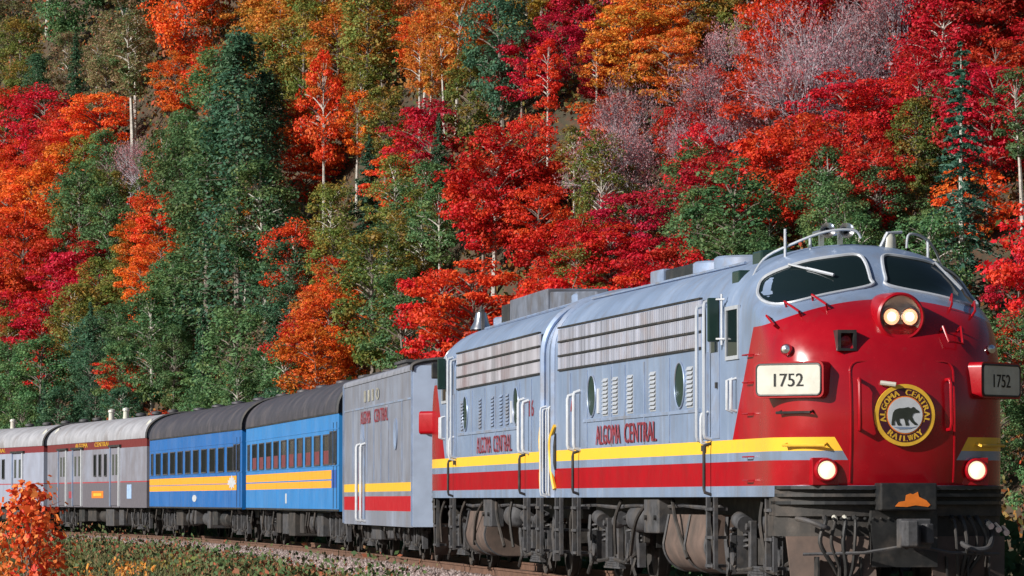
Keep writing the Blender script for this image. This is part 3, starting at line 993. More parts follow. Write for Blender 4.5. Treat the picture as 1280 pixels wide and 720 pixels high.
def side_window(car, X, y, wd, z0, z1, glassmat, framemat='gasket', shade=None):
    f = MB()
    t = .035
    a, b = y - wd / 2, y + wd / 2
    f.box(X, X - .03, a - t, a, z0 - t, z1 + t).box(X, X - .03, b, b + t, z0 - t, z1 + t)
    f.box(X, X - .03, a, b, z0 - t, z0).box(X, X - .03, a, b, z1, z1 + t)
    w_ = f.build('window', M[framemat], car)
    MB().box(X + .01, X - .008, a, b, z0, z1).build('pane', M[glassmat], w_)
    if shade:
        MB().box(X + .01, X - .011, a, b, shade[0], shade[1]).build('blind', M[shade[2]], w_)
    return w_

def gear(T, L, w, seed, colmat='under'):
    rg = random.Random(seed)
    MB().box(-w + .55, w - .55, .3, L - .3, .74, 1.0).build('underframe', M['dark'], T)
    bogie(T, 3.0, 2.4, (-1,))
    bogie(T, L - 3.0, 2.4, (-1,))
    y = 5.6
    while y < L - 6.2:
        d = rg.uniform(.7, 1.9)
        mt = rg.choice(['under', 'under_grey', 'dark', 'under_grey'])
        if rg.random() < .3:
            MB().lathe((-w + .45, y, .66), (0, 1, 0), [(.001, 0), (.2, .03), (.24, .1), (.24, d - .1), (.2, d - .03), (.001, d)], 16).build('air_reservoir', M[mt], T, smooth=True)
        else:
            MB().box(-w + .10 + rg.uniform(0, .15), -w + .8, y, y + d, rg.uniform(.30, .5), .92).build('equipment_box', M[mt], T, bevel=.02)
        y += d + rg.uniform(.25, 1.1)
    for k in range(6):
        y = rg.uniform(1, L - 1)
        MB().tube([(-w + .1, y, 1.0), (-w + .06, y + .1, .6), (-w + .12, y + .3, .42)], .03, 5).build('pipe', M['under'], T)
    coupler(T, 0, -1)
    coupler(T, L, 1)

def car_base(name, label, cat, loc, th, L, w, zb, ze, zt, paint, roofmat, seed, group=None, n=2.2):
    T = thing(name, label, cat, (loc[0], loc[1], 0), th, group)
    pr = car_profile(w, zb, ze, zt, n)
    body = MB().box(-w, w, 0, L, zb, ze).build('body', paint, T)
    rp = [(x * 1.012, z) for x, z in pr if z >= ze]
    rp = [(rp[0][0], ze - .05)] + rp + [(rp[-1][0], ze - .05)]
    roof = loft(rp, -.03, L + .03).build('roof', roofmat, T, smooth=True)
    MB().tube([(x * 1.005, -.02, z) for x, z in rp], .05, 6).build('roof_edge', M['under_grey'], roof, smooth=True)
    dp = MB()
    for k in range(3):
        dp.box(-.62 + .04 * (k % 2), .62 - .04 * (k % 2), -.10 - k * .12, -.02 - k * .12, zb + .1, ze + .1)
    dp.build('diaphragm', M['dark'], T)
    gear(T, L, w, seed)
    return T, body, roof

CAR3 = banded('weathered_grey_car_paint', (.205, .22, .27), [(1.43, 1.61, YEL), (1.02, 1.33, (.44, .012, .02))], .6, .5, .2)
BLUE1 = banded('sheen_lightened_coach_paint', (.026, .205, .52), [(1.75, 1.965, (.85, .36, .03), 1.6, 30), (1.54, 1.715, (.85, .36, .03), 1.6, 30), (1.54, 1.965, (.02, .09, .36), .55, 1.58)], .12, .35)  # base blue lightened for the light this side reflects
BLUE2 = banded('deep_blue_coach_paint', (.009, .125, .40), [(1.75, 1.965, (.85, .36, .03), 1.2, 30), (1.54, 1.715, (.85, .36, .03), 1.2, 30), (1.715, 1.75, (.25, .22, .3), 1.2, 30)], .15, .35)
BAGG = banded('baggage_car_paint', (.215, .21, .245), [(3.12, 3.46, (.16, .03, .03)), (.9, 1.88, (.135, .125, .145)), (1.88, 1.92, (.36, .05, .06))], .35, .5, .1)
BAGG2 = banded('pale_grey_car_paint', (.30, .32, .40), [(3.15, 3.46, (.19, .03, .035)), (1.88, 1.92, (.36, .05, .06))], .3, .5, .1)
ROOFD = simple('dark_coach_roof', (.05, .047, .06), .6, 0, .35, 2.2, (.09, .077, .08))
ROOFG = simple('grey_car_roof', (.38, .38, .41), .55, .1, .25, 2.0, (.2, .18, .18))
M['seat_red'] = simple('red_brown_blind', (.16, .035, .04), .7, 0, .3, 6)
M['pane_grey'] = glass('coach_window_glass', (.035, .05, .055), .08, .3)
M['pane_dark'] = glass('dark_coach_glass', (.008, .010, .010), .4, .02)

# boxy grey car behind the locomotives
T3, B3, R3 = car_base('generator_car', 'boxy weathered grey car with yellow and red stripes between locomotives and blue coaches', 'rail car',
                      (-.50, 88.5), R(7.6), 14.7, 1.5, .70, 3.90, 4.10, CAR3, simple('grey_boxy_roof', (.28, .29, .34), .5, .2, .3, 2), 3, n=2.6)
X = -1.5
for y in (.06, 14.6):
    MB().box(X - .03, X + .05, y - .06, y + .06, .72, 3.9).build('corner_post', M['silver'], B3)
MB().box(X - .012, X + .01, .2, 14.5, 3.28, 3.32).build('panel_joint', M['silver'], B3)
for y in (3.2, 10.2):
    MB().lathe((X, y, 2.62), (-1, 0, 0), [(.001, .012), (.26, .012), (.28, .025), (.33, .025), (.33, 0)], 24).build('porthole', M['silver'], B3, smooth=True)
for y in (2.0, 4.6, 6.2, 7.7, 9.2, 12.4):
    MB().box(X - .014, X + .01, y - .03, y + .03, 1.65, 3.28).build('panel_batten', M['silver'], B3)
word(MB(), 'ALGOMA', lambda u, v: (X - .016, 10.6 - u, v), 2.2, .30, 0, 2.94, .04).build('lettering', M['letter_red'], B3)
word(MB(), 'CENTRAL', lambda u, v: (X - .016, 10.6 - u, v), 2.9, .30, 3.0, 2.94, .04).build('lettering', M['letter_red'], B3)
for k, ch in enumerate('1110'):
    word(MB(), ch, lambda u, v: (X - .016, 9.8 - u, v), .35 if ch == '1' else .7, .27, k * .85, 3.42, .04).build('digit', M['plate'], B3)
for y in (9.6, 10.6):
    post_rail(B3, 'handrail', X, y, .78, 2.5, -1, M['white'], .035)
MB().box(X - .02, X + .01, 9.7, 10.5, .80, 2.62).build('door', M['silver'], B3)
MB().box(X - .016, X + .01, 11.2, 11.6, 1.7, 2.1).build('placard', M['letter_red'], B3)
ld = MB()
for k in range(7):
    ld.tube([(-1.42, -.02, .95 + k * .4), (-1.42, -.09, .95 + k * .4), (-1.12, -.09, .95 + k * .4), (-1.12, -.02, .95 + k * .4)], .018, 6)

MB().cyl((-1.2, 0, 2.62), (-1.2, -.06, 2.62), .07, 12).build('marker_lamp', M['dark'], B3)
MB().tube([(-1.0, -.02, 2.02), (-.95, -.08, 1.98), (-.85, -.10, 1.7), (-.82, -.06, 1.4)], .025, 6).build('brake_hose', M['dark'], B3)
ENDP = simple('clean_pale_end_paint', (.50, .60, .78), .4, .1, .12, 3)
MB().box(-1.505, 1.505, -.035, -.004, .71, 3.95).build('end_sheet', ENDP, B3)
h = MB().box(-.35, .35, 11.6, 13.8, 4.02, 4.12)
h.box(-.35, -.30, 11.6, 13.8, 4.12, 4.38).box(.30, .35, 11.6, 13.8, 4.12, 4.38).box(-.30, .30, 11.6, 11.65, 4.12, 4.38).box(-.40, .40, 11.5, 13.9, 4.38, 4.44)
h.build('roof_hatch', M['under_grey'], R3)

def coach(label, loc, th, L, paint, seed, second_=False):
    T, B, Rf = car_base('passenger_coach', label, 'passenger coach', loc, th, L, 1.5, .98, 3.36, 4.28, paint, ROOFD, seed, 'blue passenger coaches')
    X = -1.5
    n = 10
    ys = [2.6 + k * (L - 5.0) / (n - 1) * .98 for k in range(n)]
    for k, y in enumerate(ys):
        side_window(B, X, y, 1.25, 2.12, 2.80, 'pane_dark' if second_ or k > 5 else 'pane_grey', 'under_grey', None if second_ else (2.12, 2.44, 'seat_red'))
    for y in (.75, 1.55):
        side_window(B, X, y, .42, 2.12, 2.86, 'pane_dark' if second_ else 'pane_grey', 'under_grey')
    side_window(B, X, L - .95, .5, 2.12, 2.80, 'pane_grey', 'under_grey')
    d = MB()
    for y in (.42, 1.15):
        d.box(X - .012, X + .01, y - .015, y + .015, 1.05, 3.1)
    d.build('vestibule_door', M['dark'], B)
    MB().box(X - .02, X + .02, 0, L, 3.30, 3.34).build('gutter', M['dark'], Rf)
    MB().box(X - .012, X + .01, 0, L, 2.06, 2.085).build('belt_rail', paint, B)
    for k in range(1, 8):
        MB().box(X - .003, X + .01, k * L / 8 - .02, k * L / 8 + .02, 1.0, 2.06).build('panel_strip', paint, B)
    MB().box(X - .010, X + .01, 0, L, 2.93, 2.955).build('belt_rail', paint, B)
    MB().box(X - .014, X + .01, 0, L, .985, 1.03).build('side_sill', M['dark'], B)
    rg = random.Random(seed)
    for k in range(5):
        y = 2 + k * (L - 4) / 4
        MB().lathe((0, y, 4.22), (0, 0, 1), [(.16, 0), (.16, .08), (.24, .1), (.22, .16), (.001, .2)], 14).build('roof_vent', ROOFD, Rf, smooth=True)
    if second_:
        MB().prism([(X - .002, 11.5 + .55 * math.cos(a), 1.30 + .11 * math.sin(a)) for a in np.linspace(0, 6.283, 16, endpoint=False)], (-.01, 0, 0)).build('white_roundel', M['white'], B)
        lf = [(.0, .24), (.05, .14), (.11, .17), (.10, .08), (.19, .09), (.15, .03), (.21, -.03), (.10, -.06), (.11, -.15), (.03, -.11), (0, -.22), (-.03, -.11), (-.11, -.15), (-.10, -.06), (-.21, -.03), (-.15, .03), (-.19, .09), (-.10, .08), (-.11, .17), (-.05, .14)]
        MB().prism([(X - .004, 2.3 - a * 5.0, 1.75 + b) for a, b in lf], (-.006, 0, 0)).build('white_leaf_emblem', M['white'], B)
    else:
        MB().box(X - .008, X + .01, 12.2, 12.55, 1.16, 1.42).build('white_placard', M['white'], B)
    return T

coach('pale blue coach with twin orange stripes next to the boxy grey car', (-2.6, 104.1), R(8.7), 23.9, BLUE1, 11)
coach('deep blue coach with twin orange stripes and a white emblem beside the baggage car', (-6.4, 128.7), R(11), 24.5, BLUE2, 12, True)

def baggage(label, loc, th, L, paint, seed, name='baggage_car', full=True):
    T, B, Rf = car_base(name, label, 'baggage car', loc, th, L, 1.5, .98, 3.46, 4.30, paint, ROOFG, seed, 'grey maroon banded cars')
    X = -1.5
    for y0, y1 in ((5.4, 7.2), (13.6, 15.6), (17.2, 19.0)) if full else ((4, 6), (14, 16)):
        d = MB().box(X - .03, X + .01, y0, y1, 1.05, 3.12).build('sliding_door', paint, B)
        for y in (y0, y1):
            MB().box(X - .07, X + .0, y - .07, y + .07, 1.02, 3.18).build('door_post', M['white' if y == y0 else 'silver'], d)
        MB().box(X - .036, X, y0 + .35, y0 + .75, 2.15, 2.9).build('door_window', M['pane_grey'], d)
        MB().box(X - .036, X, y1 - .75, y1 - .35, 2.15, 2.9).build('door_window', M['pane_grey'], d)
        MB().box(X - .09, X, y0 - .3, y1 + .3, 3.16, 3.24).build('door_track', M['dark'], d)
    for y in ((8.4, 9.6, 10.7) if full else (8, 9, 10, 11)):
        side_window(B, X, y, .45, 2.15, 2.9, 'pane_dark', 'under_grey')
    word(MB(), 'ALGOMA', lambda u, v: (X - .012, 15.2 - u, v), 2.8, .17, 0, 3.22, .03).build('lettering', M['yellow'], B)
    word(MB(), 'CENTRAL', lambda u, v: (X - .012, 15.2 - u, v), 3.2, .17, 4.4, 3.22, .03).build('lettering', M['yellow'], B)
    if full:
        p = MB().box(X - .012, X, 8.9, 11.4, 1.32, 1.58).build('orange_placard', M['orange'], B)
        MB().box(X - .016, X, 9.3, 11.0, 1.40, 1.50).build('placard_bar', M['yellow'], p)
        MB().box(X - .012, X, 16.0, 16.7, 1.32, 1.58).build('orange_placard', M['letter_red'], B)
        MB().box(X - .012, X, 3.0, 3.9, 1.3, 1.8).build('pale_placard', simple('pale_blue_enamel', (.35, .5, .75), .5), B)
    for y in (L - .9, .9):
        MB().lathe((-1.22, y, 3.86), (-.8, 0, .5), [(.22, -.05), (.22, .08), (.15, .12), (.001, .14)], 16).build('roof_lamp', M['plate'], Rf, smooth=True)
    rg = random.Random(seed + 5)
    for k in range(7):
        y = 1.5 + k * (L - 3) / 6
        tall = k in (3, 4)
        MB().lathe((-.3, y, 4.2), (0, 0, 1), [(.12, 0), (.10, .10 + .25 * tall), (.20 - .06 * tall, .13 + .25 * tall), (.18 - .06 * tall, .21 + .25 * tall), (.001, .25 + .25 * tall)], 14).build('roof_vent', M['plate' if tall else 'under_grey'], Rf, smooth=True)
    return T

baggage('grey baggage car with maroon letterboard and orange placards behind the blue coaches', (-11.25, 153.5), R(15), 22.0, BAGG, 21)
baggage('pale grey maroon banded car cut off by the left edge of the picture', (-17.2, 175.6), R(18), 24.0, BAGG2, 22, full=False)

# ------------------------------------------------------------------ track, ballast, ground
cl = []                                   # centre line from in front of the engine to beyond the last car
P = np.array([4.86, 54.5])
d10 = np.array([math.sin(R(10)), -math.cos(R(10))])
cl += [P + d10 * 62, P + d10 * 40, P + d10 * 18, P]
for a, th, L in (((4.86, 54.5), 10, 15.6), ((1.995, 70.85), 8.1, 15.6), ((-.5, 88.5), 7.6, 14.7), ((-2.6, 104.1), 8.7, 23.9), ((-6.4, 128.7), 11, 24.5), ((-11.25, 153.5), 15, 22), ((-17.2, 175.6), 18, 24)):
    for k in (.3, .7):
        cl.append(np.array(a) + np.array([-math.sin(R(th)), math.cos(R(th))]) * L * k)
e_ = cl[-1]
th = R(20)
for k in range(6):
    e_ = e_ + np.array([-math.sin(th), math.cos(th)]) * 20
    th += R(4)
    cl.append(e_)
CL = np.array(spline([(p[0], p[1]) for p in cl], 12, False))
TG = np.gradient(CL, axis=0)
TG /= np.linalg.norm(TG, axis=1)[:, None]
NR = np.stack([-TG[:, 1], TG[:, 0]], 1)   # points to the camera side (image left)
if NR[40, 0] > 0:
    NR = -NR
S_ = np.concatenate([[0], np.cumsum(np.linalg.norm(np.diff(CL, axis=0), axis=1))])

def ribbon(offs, zs):
    vs, fs = [], []
    n = len(offs)
    for i in range(len(CL)):
        for o, z in zip(offs, zs):
            p = CL[i] + NR[i] * o
            vs.append((p[0], p[1], z))
    for i in range(len(CL) - 1):
        for k in range(n - 1):
            fs.append((i * n + k, i * n + k + 1, (i + 1) * n + k + 1, (i + 1) * n + k))
    return MB().add(vs, fs)

def ballast_mat():
    t = NT('ballast_stone')
    v = t.new('ShaderNodeTexVoronoi')
    v.inputs['Scale'].default_value = 11
    t.t.links.new(t.coord(), v.inputs['Vector'])
    sep = t.new('ShaderNodeSeparateXYZ')
    t.t.links.new(v.outputs['Color'], sep.inputs[0])
    c = t.mix(sep.outputs[0], (.12, .09, .085), (.30, .24, .24))
    c = t.mix(t.ramp(t.noise(.6, 4), .5, .7, 0, .6), c, (.20, .11, .06))
    t.bump(v.outputs['Distance'], .9, .05)
    return t.done(c, .9)
def rand_mat(name, cols, rough=.8, sat=1.0):
    """colour picked per piece from the mesh attribute 'rnd'"""
    t = NT(name)
    a = t.new('ShaderNodeAttribute', attribute_name='rnd')
    r = t.new('ShaderNodeValToRGB')
    cr = r.color_ramp
    cr.interpolation = 'LINEAR'
    while len(cr.elements) < len(cols):
        cr.elements.new(.5)
    for i, c in enumerate(cols):
        cr.elements[i].position = i / max(1, len(cols) - 1)
        cr.elements[i].color = (*c, 1)
    t.t.links.new(a.outputs['Fac'], r.inputs[0])
    return t, r.outputs[0]

tr = ribbon([3.3, 2.25, 1.75, -1.75, -2.25, -3.4], [-.74, -.24, -.17, -.17, -.24, -.74]).build('ballast_bed', ballast_mat())
tr['kind'] = 'structure'
RUST = simple('rusty_rail_web', (.16, .085, .055), .8, .2, .4, 5)
for s in (-1, 1):
    o = s * .7525
    rl = ribbon([o - .07, o - .07, o - .015, o - .015, o - .036, o - .036, o + .036, o + .036, o + .015, o + .015, o + .07, o + .07], [-.17, -.155, -.145, -.045, -.035, 0, 0, -.035, -.045, -.145, -.155, -.17]).build('rail', RUST, tr)
tie = MB()
u = 1.0
ci = 0
while u < S_[-1] - 1:
    i = min(int(np.searchsorted(S_, u)), len(CL) - 1)
    p, t_, n_ = CL[i - 1] + (CL[i] - CL[i - 1]) * (u - S_[i - 1]) / (S_[i] - S_[i - 1]), TG[i], NR[i]
    vs = []
    for z in (-.3, -.150):
        for a, b in ((-1.3, -.11), (1.3, -.11), (1.3, .11), (-1.3, .11)):
            q = p + n_ * a + t_ * b
            vs.append((q[0], q[1], z))
    tie.add(vs, [(3, 2, 1, 0), (4, 5, 6, 7), (0, 1, 5, 4), (1, 2, 6, 5), (2, 3, 7, 6), (3, 0, 4, 7)])
    u += .56
to = tie.build('sleepers', simple('creosoted_timber', (.07, .052, .04), .85, 0, .4, 4, (.14, .11, .09)), tr)
to['kind'] = 'stuff'

rng = np.random.default_rng(5)
def scatter_mesh(name, mat, V, Fidx, per, rnd):
    """V (N,k,3) corner arrays, Fidx faces of one piece -> one mesh with a per-face 'rnd' value"""
    N, k, _ = V.shape
    me = bpy.data.meshes.new(name)
    F = np.array(Fidx)
    nf, fl = F.shape
    faces = (F[None] + (np.arange(N) * k)[:, None, None]).reshape(-1, fl)
    me.vertices.add(N * k)
    me.vertices.foreach_set('co', V.reshape(-1).astype(np.float32))
    me.loops.add(faces.size)
    me.loops.foreach_set('vertex_index', faces.reshape(-1).astype(np.int32))
    me.polygons.add(len(faces))
    me.polygons.foreach_set('loop_start', np.arange(0, faces.size, fl, dtype=np.int32))
    me.polygons.foreach_set('loop_total', np.full(len(faces), fl, dtype=np.int32))
    at = me.attributes.new('rnd', 'FLOAT', 'FACE')
    at.data.foreach_set('value', np.repeat(rnd, nf).astype(np.float32))
    if mat:
        me.materials.append(mat)
    me.update()
    me.validate()
    return me

def along(n, smin, smax, omin, omax):
    s = rng.uniform(smin, smax, n)
    o = rng.uniform(omin, omax, n)
    x = np.interp(s, S_, CL[:, 0]) + np.interp(s, S_, NR[:, 0]) * o
    y = np.interp(s, S_, CL[:, 1]) + np.interp(s, S_, NR[:, 1]) * o
    return x, y, o
s_lo = float(S_[np.argmin(abs(CL[:, 1] - 70))])
s_hi = float(S_[np.argmin(abs(CL[:, 1] - 185))])
N = 26000
x, y, o = along(N, s_lo, s_hi, 1.05, 3.4)
z = np.interp(o, [1.3, 1.75, 2.25, 3.3, 3.6], [-.17, -.17, -.24, -.74, -.76])
oc = np.array([(1, 0, 0), (-1, 0, 0), (0, 1, 0), (0, -1, 0), (0, 0, 1), (0, 0, -1)], float)
sz = rng.uniform(.028, .062, N)
V = oc[None] * sz[:, None, None] * rng.uniform(.6, 1.3, (N, 6, 1)) + rng.normal(0, .012, (N, 6, 3))
an = rng.uniform(0, 6.28, N)
Vx = V[..., 0] * np.cos(an)[:, None] - V[..., 1] * np.sin(an)[:, None]
Vy = V[..., 0] * np.sin(an)[:, None] + V[..., 1] * np.cos(an)[:, None]
V = np.stack([Vx, Vy, V[..., 2]], -1) + np.stack([x, y, z + sz * .3], -1)[:, None]
OF = [(0, 2, 4), (2, 1, 4), (1, 3, 4), (3, 0, 4), (2, 0, 5), (1, 2, 5), (3, 1, 5), (0, 3, 5)]
t, c = rand_mat('crushed_stone', [(.09, .065, .055), (.24, .175, .16), (.35, .28, .265), (.18, .12, .10), (.43, .36, .345)])
bo = bpy.data.objects.new('ballast_stones', scatter_mesh('ballast_stones', t.done(c, .9), V, OF, 8, rng.uniform(0, 1, N)))
bo['kind'] = 'stuff'
bo['label'] = 'crushed pinkish grey ballast stones beside the track'
link(bo)

def ground_mat():
    t = NT('dry_grass_ground')
    c = t.mix(t.ramp(t.noise(.5, 6), .35, .65), (.07, .075, .03), (.16, .12, .06))
    c = t.mix(t.ramp(t.noise(2.5, 5), .5, .7, 0, .7), c, (.10, .05, .03))
    t.bump(t.noise(6, 4), .5, .05)
    return t.done(c, .95)
g = MB().add([(-2500, -800, -.75), (2500, -800, -.75), (2500, 4000, -.75), (-2500, 4000, -.75)], [(0, 1, 2, 3)]).build('ground', ground_mat())
g['kind'] = 'structure'

# ------------------------------------------------------------------ wooded hillside
def foot(X):
    return 166 - 2.25 * X if X < 0 else 166 - 1.0 * X
def hill(X, Y):
    d = (Y - foot(X)) * .86
    base = -.9
    if d < 0:
        return base
    h = min(d, 75) * .66 + max(0, min(d, 200) - 75) * .35
    h *= min(1, .55 + d / 14)
    wob = 1.1 * math.sin(X * .21 + Y * .07) + .8 * math.sin(X * .11 - Y * .16 + 1)
    return base + h + wob * min(1, d / 12)
def hill_mat():
    t = NT('forest_floor')
    c = t.mix(t.ramp(t.noise(.35, 6), .35, .65), (.035, .035, .02), (.07, .045, .026))
    c = t.mix(t.ramp(t.noise(3, 5), .5, .7, 0, .8), c, (.11, .04, .02))
    c = t.mix(t.ramp(t.noise(1.2, 5), .55, .7, 0, .7), c, (.05, .07, .025))
    t.bump(t.noise(3, 5), .8, .15)
    return t.done(c, .95)
vs, fs = [], []
xs = np.arange(-150, 171, 4.0)
ds = list(np.arange(-6, 90, 3.0)) + list(np.arange(90, 480, 20.0))
for X in xs:
    for d in ds:
        Y = foot(X) + d
        vs.append((X, Y, hill(X, Y)))
n = len(ds)
for i in range(len(xs) - 1):
    for k in range(n - 1):
        fs.append((i * n + k, (i + 1) * n + k, (i + 1) * n + k + 1, i * n + k + 1))
hl = MB().add(vs, fs).build('hillside', hill_mat(), smooth=True)
hl['kind'] = 'structure'

def project(p):
    v = np.array(p) - np.array([0, 0, CAMH])
    c, s = math.cos(TILT), math.sin(TILT)
    yy = v[1] * c + v[2] * s
    zz = -v[1] * s + v[2] * c
    return 640 + FPX * v[0] / yy, 360 - FPX * zz / yy
def hill_point(px, py):
    d = np.array([(px - 640) / FPX, 1, -(py - 360) / FPX])
    c, s = math.cos(TILT), math.sin(TILT)
    d = np.array([d[0], d[1] * c - d[2] * s, d[1] * s + d[2] * c])
    t = 100.0
    while t < 420:
        p = np.array([0, 0, CAMH]) + d * t
        if p[1] > foot(p[0]) and p[2] < hill(p[0], p[1]):
            return p
        t += .25
    return p

# foliage materials -------------------------------------------------
def foliage(name, cols, accent=None, acc=.5, trans=.36):
    t, c = rand_mat(name, cols)
    oi = t.new('ShaderNodeObjectInfo')
    if accent:
        mp = t.new('ShaderNodeVectorMath', operation='ADD')
        t.t.links.new(t.coord(), mp.inputs[0])
        comb = t.m_('MULTIPLY', oi.outputs['Random'], 50.0)
        t.t.links.new(comb, mp.inputs[1])
        c = t.mix(t.ramp(t.noise(.55, 3, .6, None, mp.outputs[0]), .50, .62, 0, acc), c, accent)
    hs = t.new('ShaderNodeHueSaturation')
    t.put(hs.inputs['Hue'], t.m_('ADD', .487, t.m_('MULTIPLY', oi.outputs['Random'], .026)))
    t.put(hs.inputs['Value'], t.m_('ADD', .88, t.m_('MULTIPLY', t.m_('FRACT', t.m_('MULTIPLY', oi.outputs['Random'], 7.31)), .5)))
    hs.inputs['Saturation'].default_value = 1.0
    t.t.links.new(c, hs.inputs['Color'])
    c = hs.outputs[0]
    t.done(c, .55, 0, .25)
    tb = t.new('ShaderNodeBsdfTranslucent')
    t.t.links.new(c, tb.inputs[0])
    mx = t.new('ShaderNodeMixShader')
    mx.inputs[0].default_value = trans
    t.t.links.new(t.bsdf.outputs[0], mx.inputs[1])
    t.t.links.new(tb.outputs[0], mx.inputs[2])
    t.t.links.new(mx.outputs[0], t.n['Material Output'].inputs[0])
    return t.m
FOL = {
    'C': foliage('crimson_leaves', [(.30, .006, .012), (.46, .010, .018), (.55, .016, .02), (.38, .008, .014)], (.34, .06, .02), .55),
    'R': foliage('red_leaves', [(.42, .012, .014), (.60, .022, .018), (.66, .05, .02), (.5, .02, .02)], (.62, .12, .02), .5),
    'V': foliage('vermilion_leaves', [(.58, .045, .014), (.72, .10, .018), (.74, .16, .022), (.62, .035, .016)], (.60, .26, .035), .5),
    'O': foliage('orange_leaves', [(.55, .12, .02), (.66, .20, .03), (.52, .24, .04), (.62, .09, .02)], (.22, .20, .035), .7),
    'Y': foliage('golden_leaves', [(.45, .24, .03), (.55, .33, .04), (.30, .25, .035), (.5, .18, .03)], (.16, .19, .035), .6),
    'L': foliage('olive_leaves', [(.09, .15, .035), (.15, .20, .045), (.24, .22, .05), (.11, .17, .04)], (.48, .15, .03), .45),
    'G': foliage('green_leaves', [(.05, .125, .05), (.085, .185, .075), (.135, .235, .09), (.06, .155, .065)], (.17, .20, .055), .5),
    'D': foliage('dark_green_needles', [(.03, .09, .05), (.05, .13, .075), (.085, .175, .09), (.04, .11, .065)], (.10, .16, .06), .4),
    'S': foliage('blue_green_needles', [(.02, .07, .05), (.04, .11, .075), (.065, .15, .10), (.03, .09, .06)]),
    'M': foliage('muted_leaves', [(.10, .14, .05), (.22, .17, .08), (.34, .18, .12), (.12, .17, .055)], (.07, .15, .05), .75),
    'P': foliage('sparse_rose_leaves', [(.30, .06, .07), (.36, .14, .15), (.36, .26, .27), (.30, .13, .15)]),
    'W': foliage('roadside_weeds', [(.10, .12, .03), (.22, .17, .06), (.05, .10, .03), (.16, .10, .05)]),
}
BARK = simple('grey_bark', (.24, .20, .17), .85, 0, .4, 5)
BIRCH = simple('pale_birch_bark', (.60, .56, .50), .7, 0, .45, 4, (.2, .17, .15), stretch=(1, 1, 3))
TWIG = simple('rose_grey_twigs', (.42, .38, .42), .8, 0, .35, 5)

def leaves(cent, size, rg, up=.5, aspect=.62, out=None):
    """rhombic leaf faces at the given centres"""
    N = len(cent)
    nrm = rg.normal(0, 1, (N, 3))
    nrm[:, 2] = abs(nrm[:, 2]) * up + nrm[:, 2] * (1 - up)
    if out is not None:
        nrm = nrm * .8 + out
    nrm /= np.linalg.norm(nrm, axis=1)[:, None] + 1e-9
    a = np.cross(nrm, rg.normal(0, 1, (N, 3)))
    a /= np.linalg.norm(a, axis=1)[:, None] + 1e-9
    b = np.cross(nrm, a)
    s = (size * rg.uniform(.5, 1.2, N) * np.where(rg.random(N) < .12, 1.5, 1.0))[:, None]
    return np.stack([cent - a * s, cent - b * s * aspect, cent + a * s, cent + b * s * aspect], 1)
QF = [(0, 1, 2, 3)]

def broadleaf(seed, H=9.0, cr=2.6, trunk=.34, nclump=30, per=150, leaf=.17, flat=.45, spread=1.0, topbias=0.0, limb_r=.05):
    rg = np.random.default_rng(seed)
    mb = MB()
    lean = rg.normal(0, .25, 2)
    tip = np.array([lean[0], lean[1], H * .86])
    tp = [np.array([0, 0, -.6]), np.array([lean[0] * .2, lean[1] * .2, H * .25]), np.array([lean[0] * .6, lean[1] * .5, H * .55]), tip]
    mb.tube(spline(tp, 4, False), .018 * H, 7, r1=.02)
    cz, rz = H * (trunk + (1 - trunk) / 2), H * (1 - trunk) / 2
    cs, ou, cl_ = [], [], []
    for k in range(nclump):
        t = (k + .5) / nclump
        zz = -1 + 2 * t
        zz = zz * .92 + rg.normal(0, .08)
        ang = k * 2.399 + rg.normal(0, .4)
        rr = math.sqrt(max(.05, 1 - zz * zz)) * (1.0 if zz > -.3 else .85 + zz * .2)
        rad = cr * rr * rg.uniform(.45, 1.08) * spread
        c = np.array([rad * math.cos(ang), rad * math.sin(ang), cz + zz * rz])
        c[:2] += lean * c[2] / H
        r = cr * rg.uniform(.20, .42)
        ax = np.array([r, r, r * flat * rg.uniform(.8, 1.3)])
        n = int(per * rg.uniform(.6, 1.3))
        q = rg.normal(0, 1, (n, 3))
        q /= np.linalg.norm(q, axis=1)[:, None]
        q *= rg.uniform(.35, 1.0, (n, 1)) ** .6 * (1 + rg.normal(0, .12, (n, 1)))
        cs.append(c + q * ax)
        ou.append(q * .7 + np.array([0, 0, .45]) + (c - np.array([0, 0, cz])) / cr * .3)
        f = min(.95, max(.15, (c[2] - rad * .5) / (H * .86)))
        base = tp[0] * 0 + np.array([lean[0] * f * .9, lean[1] * f * .9, H * .86 * f])
        mb.tube(spline([base, (base + c) / 2 + np.array([0, 0, .12 * rad]), c], 3, False), limb_r, 4, r1=.012)
    cent = np.concatenate(cs)
    return mb, leaves(cent, leaf, rg, .5, .62, np.concatenate(ou))

